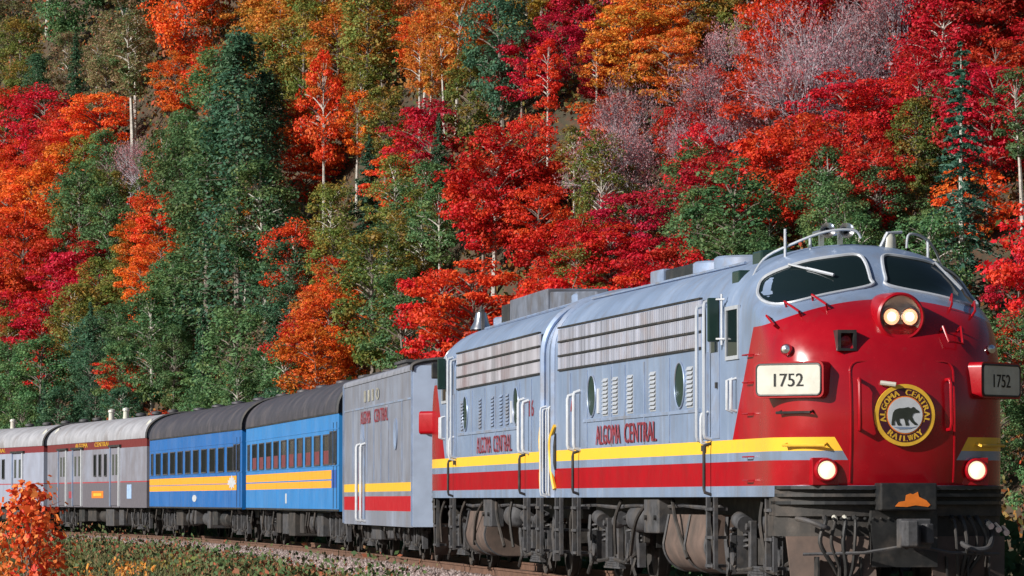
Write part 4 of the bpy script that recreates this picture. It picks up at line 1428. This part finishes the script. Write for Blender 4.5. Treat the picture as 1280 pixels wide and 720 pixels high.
def conifer(seed, H=12.0, cr=2.2, bare=.08, dens=1.7, leaf=.10, droop=.35, levels=26, tr=.016):
    rg = np.random.default_rng(seed)
    mb = MB().tube([(0, 0, -.6), (0.03, 0, H * .5), (0, 0, H)], tr * H, 7, r1=.015)
    cs, ou = [], []
    for k in range(levels):
        f = k / (levels - 1)
        z0 = H * (bare + (1 - bare) * f)
        R_ = cr * (1 - f) ** .75 * rg.uniform(.75, 1.15) + .12
        for j in range(rg.integers(5, 9)):
            a = rg.uniform(0, 6.283)
            rl = R_ * rg.uniform(.6, 1.1)
            n = max(5, int(rl * 28 * dens))
            u = rg.uniform(.12, 1, n)
            lat = rg.normal(0, .16, n) * (1.15 - u) * rl * .9
            px_ = np.cos(a) * u * rl - np.sin(a) * lat
            py_ = np.sin(a) * u * rl + np.cos(a) * lat
            pz = z0 - droop * rl * u ** 1.3 + .22 * rl * np.maximum(0, u - .75) + rg.normal(0, .06, n)
            cs.append(np.stack([px_, py_, pz], 1))
            ou.append(np.stack([np.cos(a) * u * .6, np.sin(a) * u * .6, np.full(n, .55)], 1))
            if rl > .7:
                mb.tube([(0, 0, z0), (np.cos(a) * rl * .5, np.sin(a) * rl * .5, z0 - droop * rl * .4), (np.cos(a) * rl * .95, np.sin(a) * rl * .95, z0 - droop * rl * .9)], .022, 3, r1=.006)
    return mb, leaves(np.concatenate(cs), leaf, rg, .5, .5, np.concatenate(ou))

def twiggy(seed, H=8.0, cr=2.6, leafn=500):
    """half-bare tree: rising forks and twigs with a few leaves left"""
    rg = np.random.default_rng(seed)
    mb = MB()
    tips = []
    def grow(p, d, L, r, lev):
        q = p + d * L
        mid = (p + q) / 2 + rg.normal(0, .05 * L, 3)
        mb.tube([p, mid, q], r, 4 if lev < 2 else 3, r1=r * .6)
        if lev >= 5:
            tips.append(q)
            return
        for k in range(3 if lev else 4):
            nd = d + rg.normal(0, .42, 3) + np.array([0, 0, .12])
            nd /= np.linalg.norm(nd)
            s = rg.uniform(.35, 1.0)
            grow(p + d * L * s, nd, L * rg.uniform(.55, .8), r * .55, lev + 1)
    for k in range(rg.integers(2, 4)):
        d0 = np.array([rg.normal(0, .22), rg.normal(0, .22), 1.0])
        d0 /= np.linalg.norm(d0)
        grow(np.array([rg.normal(0, .2), rg.normal(0, .2), -.4]), d0, H * .38, .012 * H, 0)
    tips = np.array(tips)
    idx = rg.integers(0, len(tips), leafn)
    cent = tips[idx] + rg.normal(0, .25, (leafn, 3))
    return mb, leaves(cent, .065, rg, .4, .65)

def cedar(seed, H=15.0, cr=2.5):
    rg = np.random.default_rng(seed)
    mb = MB().tube([(0, 0, -.6), (.05, 0, H * .5), (0, 0, H * .95)], .2, 7, r1=.02)
    cs, ou = [], []
    for k in range(170):
        f = rg.uniform(0, 1) ** .85
        a = k * 2.399 + rg.normal(0, .3)
        R_ = cr * (1 - f) ** .62 * (.8 + .25 * math.sin(a * 3 + f * 9)) * rg.uniform(.72, 1.12) + .1
        c = np.array([R_ * math.cos(a), R_ * math.sin(a), .3 + H * .96 * f])
        q = rg.normal(0, 1, (62, 3)) * np.array([.36, .36, .42]) * (1.1 - .5 * f)
        cs.append(c + q)
        ou.append(q + np.array([math.cos(a) * .6, math.sin(a) * .6, .5]))
        mb.tube([(0, 0, c[2] + R_ * .1), tuple(c)], .02, 3, r1=.006)
    return mb, leaves(np.concatenate(cs), .105, rg, .5, .5, np.concatenate(ou))

PROTO = {}
def proto(key, pair, bark):
    mb, V = pair
    N = len(V)
    rg = np.random.default_rng(len(PROTO) + 77)
    tm = mb.mesh(key + '_trunk', bark, True)
    cm = scatter_mesh(key + '_crown', FOL['G'], V, QF, 1, rg.uniform(0, 1, N))
    PROTO.setdefault(key, []).append((tm, cm))
for k in range(6):
    proto('maple', broadleaf(100 + k, 9.5, 2.45 + .15 * (k % 3), .28, 52, 170, .105, .5, 1.0), BARK)
for k in range(3):
    proto('spreading', broadleaf(140 + k, 8.5, 2.8, .34, 46, 180, .105, .34, 1.05), BARK)
for k in range(5):
    proto('leafy', broadleaf(200 + k, 10.0, 2.3, .20, 62, 150, .10, .62, .95), BARK)
for k in range(3):
    proto('birch', broadleaf(240 + k, 11.0, 1.9, .46, 32, 130, .10, .55, .95, limb_r=.045), BIRCH)
for k in range(4):
    proto('spruce', conifer(300 + k, 12.0, 2.0, .06, 2.0, .10, .30, 46), BARK)
proto('lone_spruce', conifer(330, 12.5, 1.75, .08, 1.35, .11, .42, 28, .011), BIRCH)
for k in range(2):
    proto('cedar', cedar(340 + k), BARK)
for k in range(4):
    proto('bare', twiggy(400 + k, 8.5, 2.6, 2800 + 700 * k), TWIG)
for k in range(4):
    proto('shrub', broadleaf(500 + k, 3.6, 1.75, .06, 26, 200, .085, .6, 1.0, limb_r=.03), BARK)

KIND = {'C': ('maple_tree', 'deep crimson maple'), 'R': ('maple_tree', 'bright red maple'), 'V': ('maple_tree', 'vermilion maple'), 'O': ('maple_tree', 'orange maple'),
        'Y': ('birch_tree', 'golden birch'), 'L': ('leafy_tree', 'olive green tree'), 'G': ('leafy_tree', 'green leafy tree'), 'D': ('spruce_tree', 'dark green spruce'),
        'S': ('spruce_tree', 'blue green spruce'), 'M': ('leafy_tree', 'muted olive and pink tree'), 'P': ('bare_tree', 'half bare rose grey tree')}
TREES = []
def tree(key, code, pos, h=1.0, wd=1.0, rz=None, label=None, var=None, name=None, bark=None):
    lst = PROTO[key]
    tm, cm = lst[(var if var is not None else random.randrange(len(lst))) % len(lst)]
    nm, _ = KIND[code]
    if key == 'shrub':
        nm = 'shrub'
    elif key in ('cedar',):
        nm = 'cedar_tree'
    elif key == 'birch':
        nm = 'birch_tree'
    T = bpy.data.objects.new(name or nm, None)
    T.empty_display_size = .3
    T.location = tuple(pos)
    T.rotation_euler = (0, 0, random.uniform(0, 6.28) if rz is None else rz)
    T.scale = (wd, wd, h)
    link(T)
    for pn, me, mat in (('trunk', tm, bark), ('crown', cm, FOL[code])):
        o = bpy.data.objects.new(pn, me)
        link(o, T)
        if mat is not None:
            o.material_slots[0].link = 'OBJECT'
            o.material_slots[0].material = mat
    T['category'] = 'shrub' if key == 'shrub' else 'tree'
    T['group'] = 'trees and shrubs on the autumn hillside'
    top = max(v.co.z for v in (cm.vertices[0], cm.vertices[-1])) * h
    TREES.append((T, key, code, label))
    return T

GRID = [  # 32 columns of 40 px, 14 rows of 38 px: what kind of tree stands there
    'MGGGDVVOOOOLOVVDYCCOVOLVRRRPCCCC',
    'LGMMMVVDOLOLGOODCCCOOPPRRPPPCCCC',
    'LDMMMVVDLYYDLOLDCCOVPPPRCPPPCCCR',
    'LRVLLVDDGYVLRCLDRCRPPPPCRPRRCPCR',
    'RRLLVVDDGVVDRRRLCRPPPRRCCRRLLGGG',
    'VVLGLVGDRVODVDRRRRPPRCCRRRRCLGGR',
    'VVGLVLGGVVODLGRRRRLLCGGGGGGGLLVR',
    'VRLGVOGGYRLLLGRRRRLRCGGGGGGGGGLR',
    'RRCLVLGGVRVGGGGRCRLRCGGGGGGGGGGR',
    'RRLVLGGGDROLGRRRRRLRCGGGGGGGGGGR',
    'LRLGGGGGDCVVGRRRRRRRCGGGGGGGGGGR',
    'GGDGGGGGDLVVLRRRRRRRCGGGGGGGGGGG',
    'GGDGVGGGGLVVRRRRRRRRCGGGGGGGGGGG',
    'GDDDRDDRRVRRRRRRRRRRCGGGGGGGGGGG']
random.seed(8)
def code_at(px, py):
    c = min(31, max(0, int((px + random.uniform(-10, 10)) // 40)))
    r = min(13, max(0, int((py + random.uniform(-10, 10)) // 38)))
    if 215 < px < 350 and 130 < py < 530 and random.random() < .97:
        return random.choice('GGD')
    return GRID[r][c]
# what the train hides of the slope, so that each crown's visible part can be found
COV = np.zeros((93, 180), bool)            # 8 px cells, 10 cells of margin left, right; row 0 is 20 px above the frame
CX, CY = np.meshgrid((np.arange(180) - 10) * 8 + 4, np.arange(93) * 8 - 16)
COV |= CY > np.interp(CX, [-80, 0, 60, 190, 305, 430, 548, 640, 690, 815, 920, 1078, 1240, 1268, 1269, 1400], [540, 537, 533, 520, 500, 478, 447, 410, 390, 345, 322, 298, 375, 430, 720, 720])
def visible_part(pos, hz, rw, top):
    """centre of the still uncovered part of a crown, and the crown cells"""
    c0 = project((pos[0], pos[1], pos[2] + hz))
    e0 = project((pos[0] + rw, pos[1], pos[2] + hz))
    t0 = project((pos[0], pos[1], pos[2] + top))
    rx, ry = e0[0] - c0[0], c0[1] - t0[1]
    cells = ((CX - c0[0]) / rx) ** 2 + ((CY - c0[1]) / ry) ** 2 < 1
    vis = cells & ~COV
    n = int(vis.sum())
    if n:
        return float(CX[vis].mean()), float(CY[vis].mean()), n, cells
    return c0[0], c0[1], 0, cells
KEYS = {'C': ['maple', 'maple', 'spreading'], 'R': ['maple', 'maple', 'spreading'], 'V': ['maple', 'spreading'], 'O': ['maple', 'spreading', 'birch'], 'Y': ['birch', 'leafy'], 'L': ['leafy'],
        'G': ['leafy', 'leafy', 'leafy', 'birch'], 'D': ['leafy', 'leafy', 'spruce'], 'M': ['leafy', 'birch'], 'P': ['bare', 'bare', 'bare', 'bare', 'maple'], 'S': ['spruce']}
# trees with a place of their own: kind, colour, pixel of the foot, height and width factors
KEYED = [
    ('cedar', 'D', 298, 430, 1.02, 1.25), ('cedar', 'G', 258, 455, .80, 1.2), ('cedar', 'D', 332, 370, .74, 1.0), ('cedar', 'D', 45, 190, .42, .7),
    ('lone_spruce', 'S', 1203, 392, .80, 1.05), ('birch', 'V', 405, 328, .92, .62), ('birch', 'V', 446, 268, .55, .55), ('birch', 'O', 570, 182, .66, .6),
    ('birch', 'O', 556, 178, .60, .5), ('birch', 'L', 718, 306, .45, .5), ('bare', 'P', 160, 262, .55, .6), ('bare', 'P', 176, 258, .5, .55), ('birch', 'O', 788, 118, .60, .55),
    ('birch', 'O', 305, 420, .62, .5), ('spruce', 'D', 628, 110, .36, .7), ('spruce', 'D', 462, 300, .42, .65), ('birch', 'R', 685, 215, .52, .5)]
TRUNKS = [(405, 250), (405, 285), (446, 235), (565, 130), (565, 165), (788, 85), (1205, 200), (1205, 270), (166, 225), (685, 180), (718, 290), (305, 385)]
taken = []
for key, code, px, py, h, w_ in KEYED:
    p = hill_point(px, py)
    tree(key, code, (p[0], p[1], hill(p[0], p[1]) - .1), h, w_)
    taken.append((p[0], p[1], 3.0 if key == 'lone_spruce' else 1.6))
for T, key, code, _l in TREES:
    hh = {'cedar': 15, 'birch': 11, 'spruce': 12, 'lone_spruce': 12.5, 'bare': 8.5}.get(key, 9.5) * T.scale[2]
    if key in ('cedar', 'spruce'):
        COV |= visible_part(T.location, hh * .5, 1.5 * T.scale[0], hh * .95)[3]
cand = []
row = 0
d = 1.0
while d < 62:
    step = 2.25 if d < 40 else 4.4
    X = -46 + (row % 2) * 1.3
    while X < 40:
        xx = X + random.uniform(-1.0, 1.0)
        yy = foot(xx) + d + random.uniform(-1.0, 1.0)
        X += step + random.uniform(-.3, .5)
        cand.append((yy, xx, d))
    d += 2.05 if d < 40 else 4.4
    row += 1
cand.sort()
for yy, xx, d in cand:
    zz = hill(xx, yy)
    h = random.choice((random.uniform(.40, .60), random.uniform(.48, .78)))
    if d > 40:
        h *= 1.25
    if d < 3:
        h *= .55
    elif d < 8:
        h *= .8
    w_ = h * random.uniform(.92, 1.2)
    px, py, nv, cells = visible_part((xx, yy, zz), 6.2 * h, 2.0 * w_, 9.3 * h)
    if px < -60 or px > 1340 or py < -120:
        continue
    if nv == 0 and d < 40 and random.random() < .75:
        continue
    if any((xx - a) ** 2 + (yy - b) ** 2 < r * r for a, b, r in taken):
        continue
    c0 = project((xx, yy, zz + 6.2 * h))
    e0 = project((xx + 2.4 * w_, yy, zz + 9.6 * h))
    if any(((c0[0] - a) / (e0[0] - c0[0])) ** 2 + ((c0[1] - b) / (c0[1] - e0[1])) ** 2 < 1 for a, b in TRUNKS) and d < 30 and random.random() < .8:
        code = code_at(*project((xx, yy, zz + 1)))
        tree('shrub', code if code not in 'PS' else 'R', (xx, yy, zz - .15), random.uniform(.5, .8), random.uniform(.8, 1.1))
        continue
    code = code_at(px, py)
    if 205 < c0[0] < 352 and 120 < c0[1] < 530 and d > 3:
        code = random.choice('GGD')
    key = random.choice(KEYS[code])
    if code == 'P' and key != 'bare':
        code = random.choice('RC')
    if d < 3 and code != 'P':
        key = 'shrub'
        h, w_ = h * 2.4, w_ * 1.8
    if code == 'P':
        h, w_ = h * 1.4, w_ * 1.25
    else:
        COV |= cells
    bark = BIRCH if key in ('leafy', 'maple') and random.random() < .25 else None
    tree(key, code, (xx, yy, zz - .1), h, w_, bark=bark)

# labels: colour, height on the slope and what they stand above
def row_phrase(py):
    return ['at picture top', 'high on slope', 'midway up slope', 'low on slope', 'at slope foot'][sum(py > k for k in (70, 170, 280, 390))]
def col_phrase(px):
    return ['at the left edge', 'above the grey baggage car', 'above the deep blue coach', 'above the pale blue coach', 'above the boxy grey car', 'above the second locomotive', 'above the lead locomotive grilles', "above the cab's left window", "above the cab's right window", 'at the right edge'][sum(px > k for k in (50, 188, 302, 430, 545, 690, 900, 1090, 1225))]
buckets = {}
for T, key, code, label in TREES:
    hgt = {'cedar': 15, 'birch': 11, 'spruce': 12, 'lone_spruce': 12.5, 'bare': 8, 'shrub': 3.4}.get(key, 9.5) * T.scale[2] * .68
    px, py = project((T.location[0], T.location[1], T.location[2] + hgt))
    base = KIND[code][1]
    if key == 'shrub':
        base = {'C': 'crimson shrub', 'R': 'red shrub', 'V': 'vermilion shrub', 'O': 'orange shrub', 'Y': 'golden shrub', 'L': 'olive shrub', 'G': 'green shrub', 'M': 'muted olive shrub'}.get(code, 'dark green shrub')
    elif key == 'cedar':
        base = 'tall dark green cedar'
    elif key == 'lone_spruce':
        base = 'lone blue green spruce with pale bare trunk'
    elif key == 'birch':
        base = {'O': 'orange leaved pale birch', 'V': 'vermilion leaved pale birch', 'L': 'olive leaved pale birch', 'R': 'red leaved pale birch', 'Y': 'golden birch', 'M': 'muted pink pale birch'}.get(code, 'pale birch')
    buckets.setdefault(f'{base} {row_phrase(py)} {col_phrase(px)}', []).append((px, T))
ORD = ['leftmost', 'second', 'third', 'fourth', 'fifth', 'sixth', 'seventh', 'eighth', 'ninth', 'tenth', 'eleventh', 'twelfth', 'thirteenth', 'fourteenth']
for lab, lst in buckets.items():
    lst.sort(key=lambda a: a[0])
    for i, (px, T) in enumerate(lst):
        if len(lst) == 1:
            T['label'] = lab
        elif i == len(lst) - 1:
            T['label'] = lab + ', rightmost'
        elif i == 0:
            T['label'] = lab + ', leftmost'
        else:
            T['label'] = lab + f', {ORD[min(i, 13)]} from left'

def leaf_stuff(name, label, cent, size, mat, seed, up=.6):
    r = np.random.default_rng(seed)
    o = bpy.data.objects.new(name, scatter_mesh(name, mat, leaves(cent, size, r, up, .6), QF, 1, r.uniform(0, 1, len(cent))))
    o['kind'] = 'stuff'
    o['label'] = label
    return link(o)
r_ = np.random.default_rng(31)
uc = []
for k in range(5600):
    X_ = r_.uniform(-72, 46)
    Y_ = foot(X_) + r_.uniform(0, 72)
    hh = r_.uniform(.6, 1.9)
    q = r_.normal(0, 1, (42, 3)) * np.array([.60, .60, .32 * hh])
    q[:, 2] = abs(q[:, 2])
    uc.append(np.array([X_, Y_, hill(X_, Y_) - .1]) + q + np.array([0, 0, hh * .3]) * r_.uniform(0, 1, (42, 1)))
t, c = rand_mat('undergrowth_leaves', [(.05, .10, .03), (.13, .12, .035), (.30, .12, .03), (.07, .13, .04), (.34, .05, .02), (.09, .11, .035)])
leaf_stuff('undergrowth', 'low brush of mixed autumn colours covering the forest floor', np.concatenate(uc), .13, t.done(c, .7, 0, .2), 32)
uc = []
for k in range(700):
    s0 = r_.uniform(s_lo - 14, s_hi + 25)
    o0 = -r_.uniform(3.4, 6.5)
    x0 = np.interp(s0, S_, CL[:, 0]) + np.interp(s0, S_, NR[:, 0]) * o0
    y0 = np.interp(s0, S_, CL[:, 1]) + np.interp(s0, S_, NR[:, 1]) * o0
    hh = r_.uniform(1.0, 1.9)
    q = r_.normal(0, 1, (50, 3)) * np.array([.4, .4, .1])
    q[:, 2] = r_.uniform(0, hh, 50)
    uc.append(np.array([x0, y0, -.75]) + q)
t, c = rand_mat('added_brush_leaves', [(.02, .06, .02), (.04, .09, .03), (.06, .08, .025), (.03, .07, .03)])
leaf_stuff('added_dark_brush', 'added dark green brush keeping the gaps under the train dark', np.concatenate(uc), .12, t.done(c, .7, 0, .2), 33)  # brush added so the gaps between the wheels look dark

# ------------------------------------------------------------------ pale rock high on the left
rg = np.random.default_rng(4)
rp = hill_point(15, 12)
ro = thing('rock_outcrop', 'pale pinkish rock outcrop at the top left corner of the picture', 'rock', (rp[0], rp[1], rp[2]))
for k in range(5):
    c = np.array([(k - 2) * .9, rg.normal(0, .3), rg.uniform(.2, 1.4)])
    pts = rg.normal(0, 1, (26, 3))
    pts = c + pts / np.linalg.norm(pts, axis=1)[:, None] * np.array([.9, .7, 1.1]) * rg.uniform(.7, 1.1, (26, 1))
    import bmesh
    bm = bmesh.new()
    for p in pts:
        bm.verts.new(p)
    bmesh.ops.convex_hull(bm, input=bm.verts)
    me = bpy.data.meshes.new('boulder')
    bm.to_mesh(me)
    bm.free()
    if 'rock' not in M:
        M['rock'] = simple('pale_pink_rock', (.46, .38, .42), .9, 0, .4, 2.5, (.2, .18, .2), bump=.4)
    me.materials.append(M['rock'])
    inst('boulder', me, ro)

# ------------------------------------------------------------------ foreground: grass, weeds, orange bush
def grass_patch(name, label, n, reg, hgt, mat, wid=.012):
    x, y = reg(n)
    h = rng.uniform(.55, 1.25, n) * hgt
    a = rng.uniform(0, 6.283, n)
    ln = rng.normal(0, .28, (n, 2)) * h[:, None]
    w_ = wid * rng.uniform(.7, 1.6, n)
    z0 = np.full(n, -.76)
    b0 = np.stack([x - np.cos(a) * w_, y - np.sin(a) * w_, z0], 1)
    b1 = np.stack([x + np.cos(a) * w_, y + np.sin(a) * w_, z0], 1)
    m0 = np.stack([x + ln[:, 0] * .4 - np.cos(a) * w_ * .8, y + ln[:, 1] * .4 - np.sin(a) * w_ * .8, z0 + h * .6], 1)
    m1 = np.stack([x + ln[:, 0] * .4 + np.cos(a) * w_ * .8, y + ln[:, 1] * .4 + np.sin(a) * w_ * .8, z0 + h * .6], 1)
    t0 = np.stack([x + ln[:, 0] - np.cos(a) * w_ * .15, y + ln[:, 1] - np.sin(a) * w_ * .15, z0 + h], 1)
    t1 = np.stack([x + ln[:, 0] + np.cos(a) * w_ * .15, y + ln[:, 1] + np.sin(a) * w_ * .15, z0 + h], 1)
    V = np.stack([b0, b1, m1, m0, t1, t0], 1)
    o = bpy.data.objects.new(name, scatter_mesh(name, mat, V, [(0, 1, 2, 3), (3, 2, 4, 5)], 2, rng.uniform(0, 1, n)))
    o['kind'] = 'stuff'
    o['label'] = label
    return link(o)
def toe(y):
    return np.interp(y, CL[:, 1], CL[:, 0] + NR[:, 0] * 3.15)
def reg_grass(n):
    y = rng.uniform(62, 185, n)
    lo = (-60 - 640) / FPX * y - 1
    hi = toe(y) + rng.exponential(.12, n) - .25
    u = rng.uniform(0, 1, n)
    hi = np.minimum(hi, lo + 20)
    return lo + (hi - lo) * u, y
def weed_mat(name, cols):
    t, c = rand_mat(name, cols)
    return t.done(c, .7, 0, .2)
grass_patch('grass', 'tangled green and brown grass in front of the track', 60000, reg_grass, .52, weed_mat('mixed_grass', [(.05, .08, .025), (.10, .11, .04), (.17, .14, .06), (.06, .09, .03), (.22, .16, .09)]), .016)
grass_patch('red_weeds', 'reddish brown weeds along the ballast edge', 14000, lambda n: ((lambda y: (toe(y) - rng.exponential(.9, n) + .1, y))(rng.uniform(75, 150, n))), .50, weed_mat('rusty_weeds', [(.17, .05, .03), (.25, .08, .04), (.12, .09, .03), (.32, .13, .05)]), .016)

uc = []
for k in range(1150):
    y0 = r_.uniform(74, 175)
    lo, hi = (-60 - 640) / FPX * y0, float(toe(y0))
    x0 = hi - abs(r_.normal(0, .45)) * (hi - lo) * .6 + .1
    hh = r_.uniform(.3, .85) * (1.45 if r_.random() < .2 else 1)
    if r_.random() < .18:
        x0, hh = hi + r_.uniform(0, .7), hh * .8
    q = r_.normal(0, 1, (34, 3)) * np.array([.22, .22, .1])
    q[:, 2] = r_.uniform(.05, 1, 34) * hh
    uc.append(np.array([x0, y0, -.76]) + q)
t, c = rand_mat('verge_weed_leaves', [(.04, .09, .03), (.07, .12, .04), (.12, .13, .05), (.05, .10, .04), (.09, .12, .045), (.20, .08, .04), (.30, .08, .04)])
leaf_stuff('verge_weeds', 'leafy green and rusty weeds mixed into the verge grass', np.concatenate(uc), .05, t.done(c, .7, 0, .2), 34)
FOL['B'] = foliage('burnt_orange_leaves', [(.66, .10, .02), (.80, .19, .03), (.82, .36, .08), (.68, .08, .02), (.78, .28, .06)], (.55, .32, .06), .55, .4)
bush = thing('shrub', 'glowing orange red bush in the lower left corner before the grey cars', 'shrub', (0, 0, 0))
y = 78.0
bush.location = ((38 - 640) / FPX * y, y, -.8)
rgb = np.random.default_rng(9)
mb = MB()
cs, ou = [], []
for k in range(34):
    f = k / 33
    hgt = .25 + 1.95 * f
    rad = (1 - f) ** .8 * .98 + .06
    a = k * 2.399
    c = np.array([math.cos(a) * rad * rgb.uniform(.4, 1), math.sin(a) * rad * rgb.uniform(.4, 1), hgt])
    n = 56
    q = rgb.normal(0, 1, (n, 3)) * np.array([.17, .17, .12])
    cs.append(c + q)
    ou.append(q * 3 + np.array([0, -.2, .4]))
    mb.tube(spline([(0, 0, 0), (c[0] * .4, c[1] * .4, c[2] * .6), tuple(c + np.array([0, 0, .12]))], 4, False), .014, 4, r1=.005)
mb.build('stems', BARK, bush)
cent = np.concatenate(cs)
me = scatter_mesh('leaves', FOL['B'], leaves(cent, .062, rgb, .4, .7, np.concatenate(ou)), QF, 1, rgb.uniform(0, 1, len(cent)))
link(bpy.data.objects.new('leaves', me), bush)
# small weeds and seedlings on the verge
def small_bush(name, label, X, Y, H, Rr, code, n, seed):
    b = thing(name, label, 'shrub', (X, Y, -.8), 0, 'low bushes on the verge')
    r = np.random.default_rng(seed)
    st = MB()
    cs = []
    for k in range(9):
        c = np.array([r.normal(0, Rr * .5), r.normal(0, Rr * .5), H * r.uniform(.35, 1)])
        st.tube([(0, 0, 0), tuple(c * .5 + np.array([0, 0, .05])), tuple(c)], .012, 4, r1=.004)
        cs.append(c + r.normal(0, 1, (n // 9, 3)) * np.array([.13, .13, .11]))
    st.build('stems', BARK, b)
    cc = np.concatenate(cs)
    link(bpy.data.objects.new('leaves', scatter_mesh('leaves', FOL[code], leaves(cc, .05, r, .4, .6), QF, 1, r.uniform(0, 1, len(cc)))), b)
def gx(px, y):
    return (px - 640) / FPX * y
small_bush('shrub', 'low green weeds right beside the orange bush', gx(100, 92), 92, .95, .5, 'W', 500, 1)
small_bush('shrub', 'small red brown weed clump in the grass under the baggage car', gx(150, 88), 88, .75, .5, 'B', 200, 2)
small_bush('shrub', 'low olive weed clump in the grass before the deep blue coach', gx(205, 96), 96, .7, .6, 'L', 420, 3)
small_bush('shrub', 'rusty low weeds on the verge below the deep blue coach', gx(262, 100), 100, .55, .6, 'M', 420, 4)
small_bush('shrub', 'low reddish weeds at the bottom edge below the pale blue coach', gx(400, 99), 99, .35, .6, 'R', 260, 5)
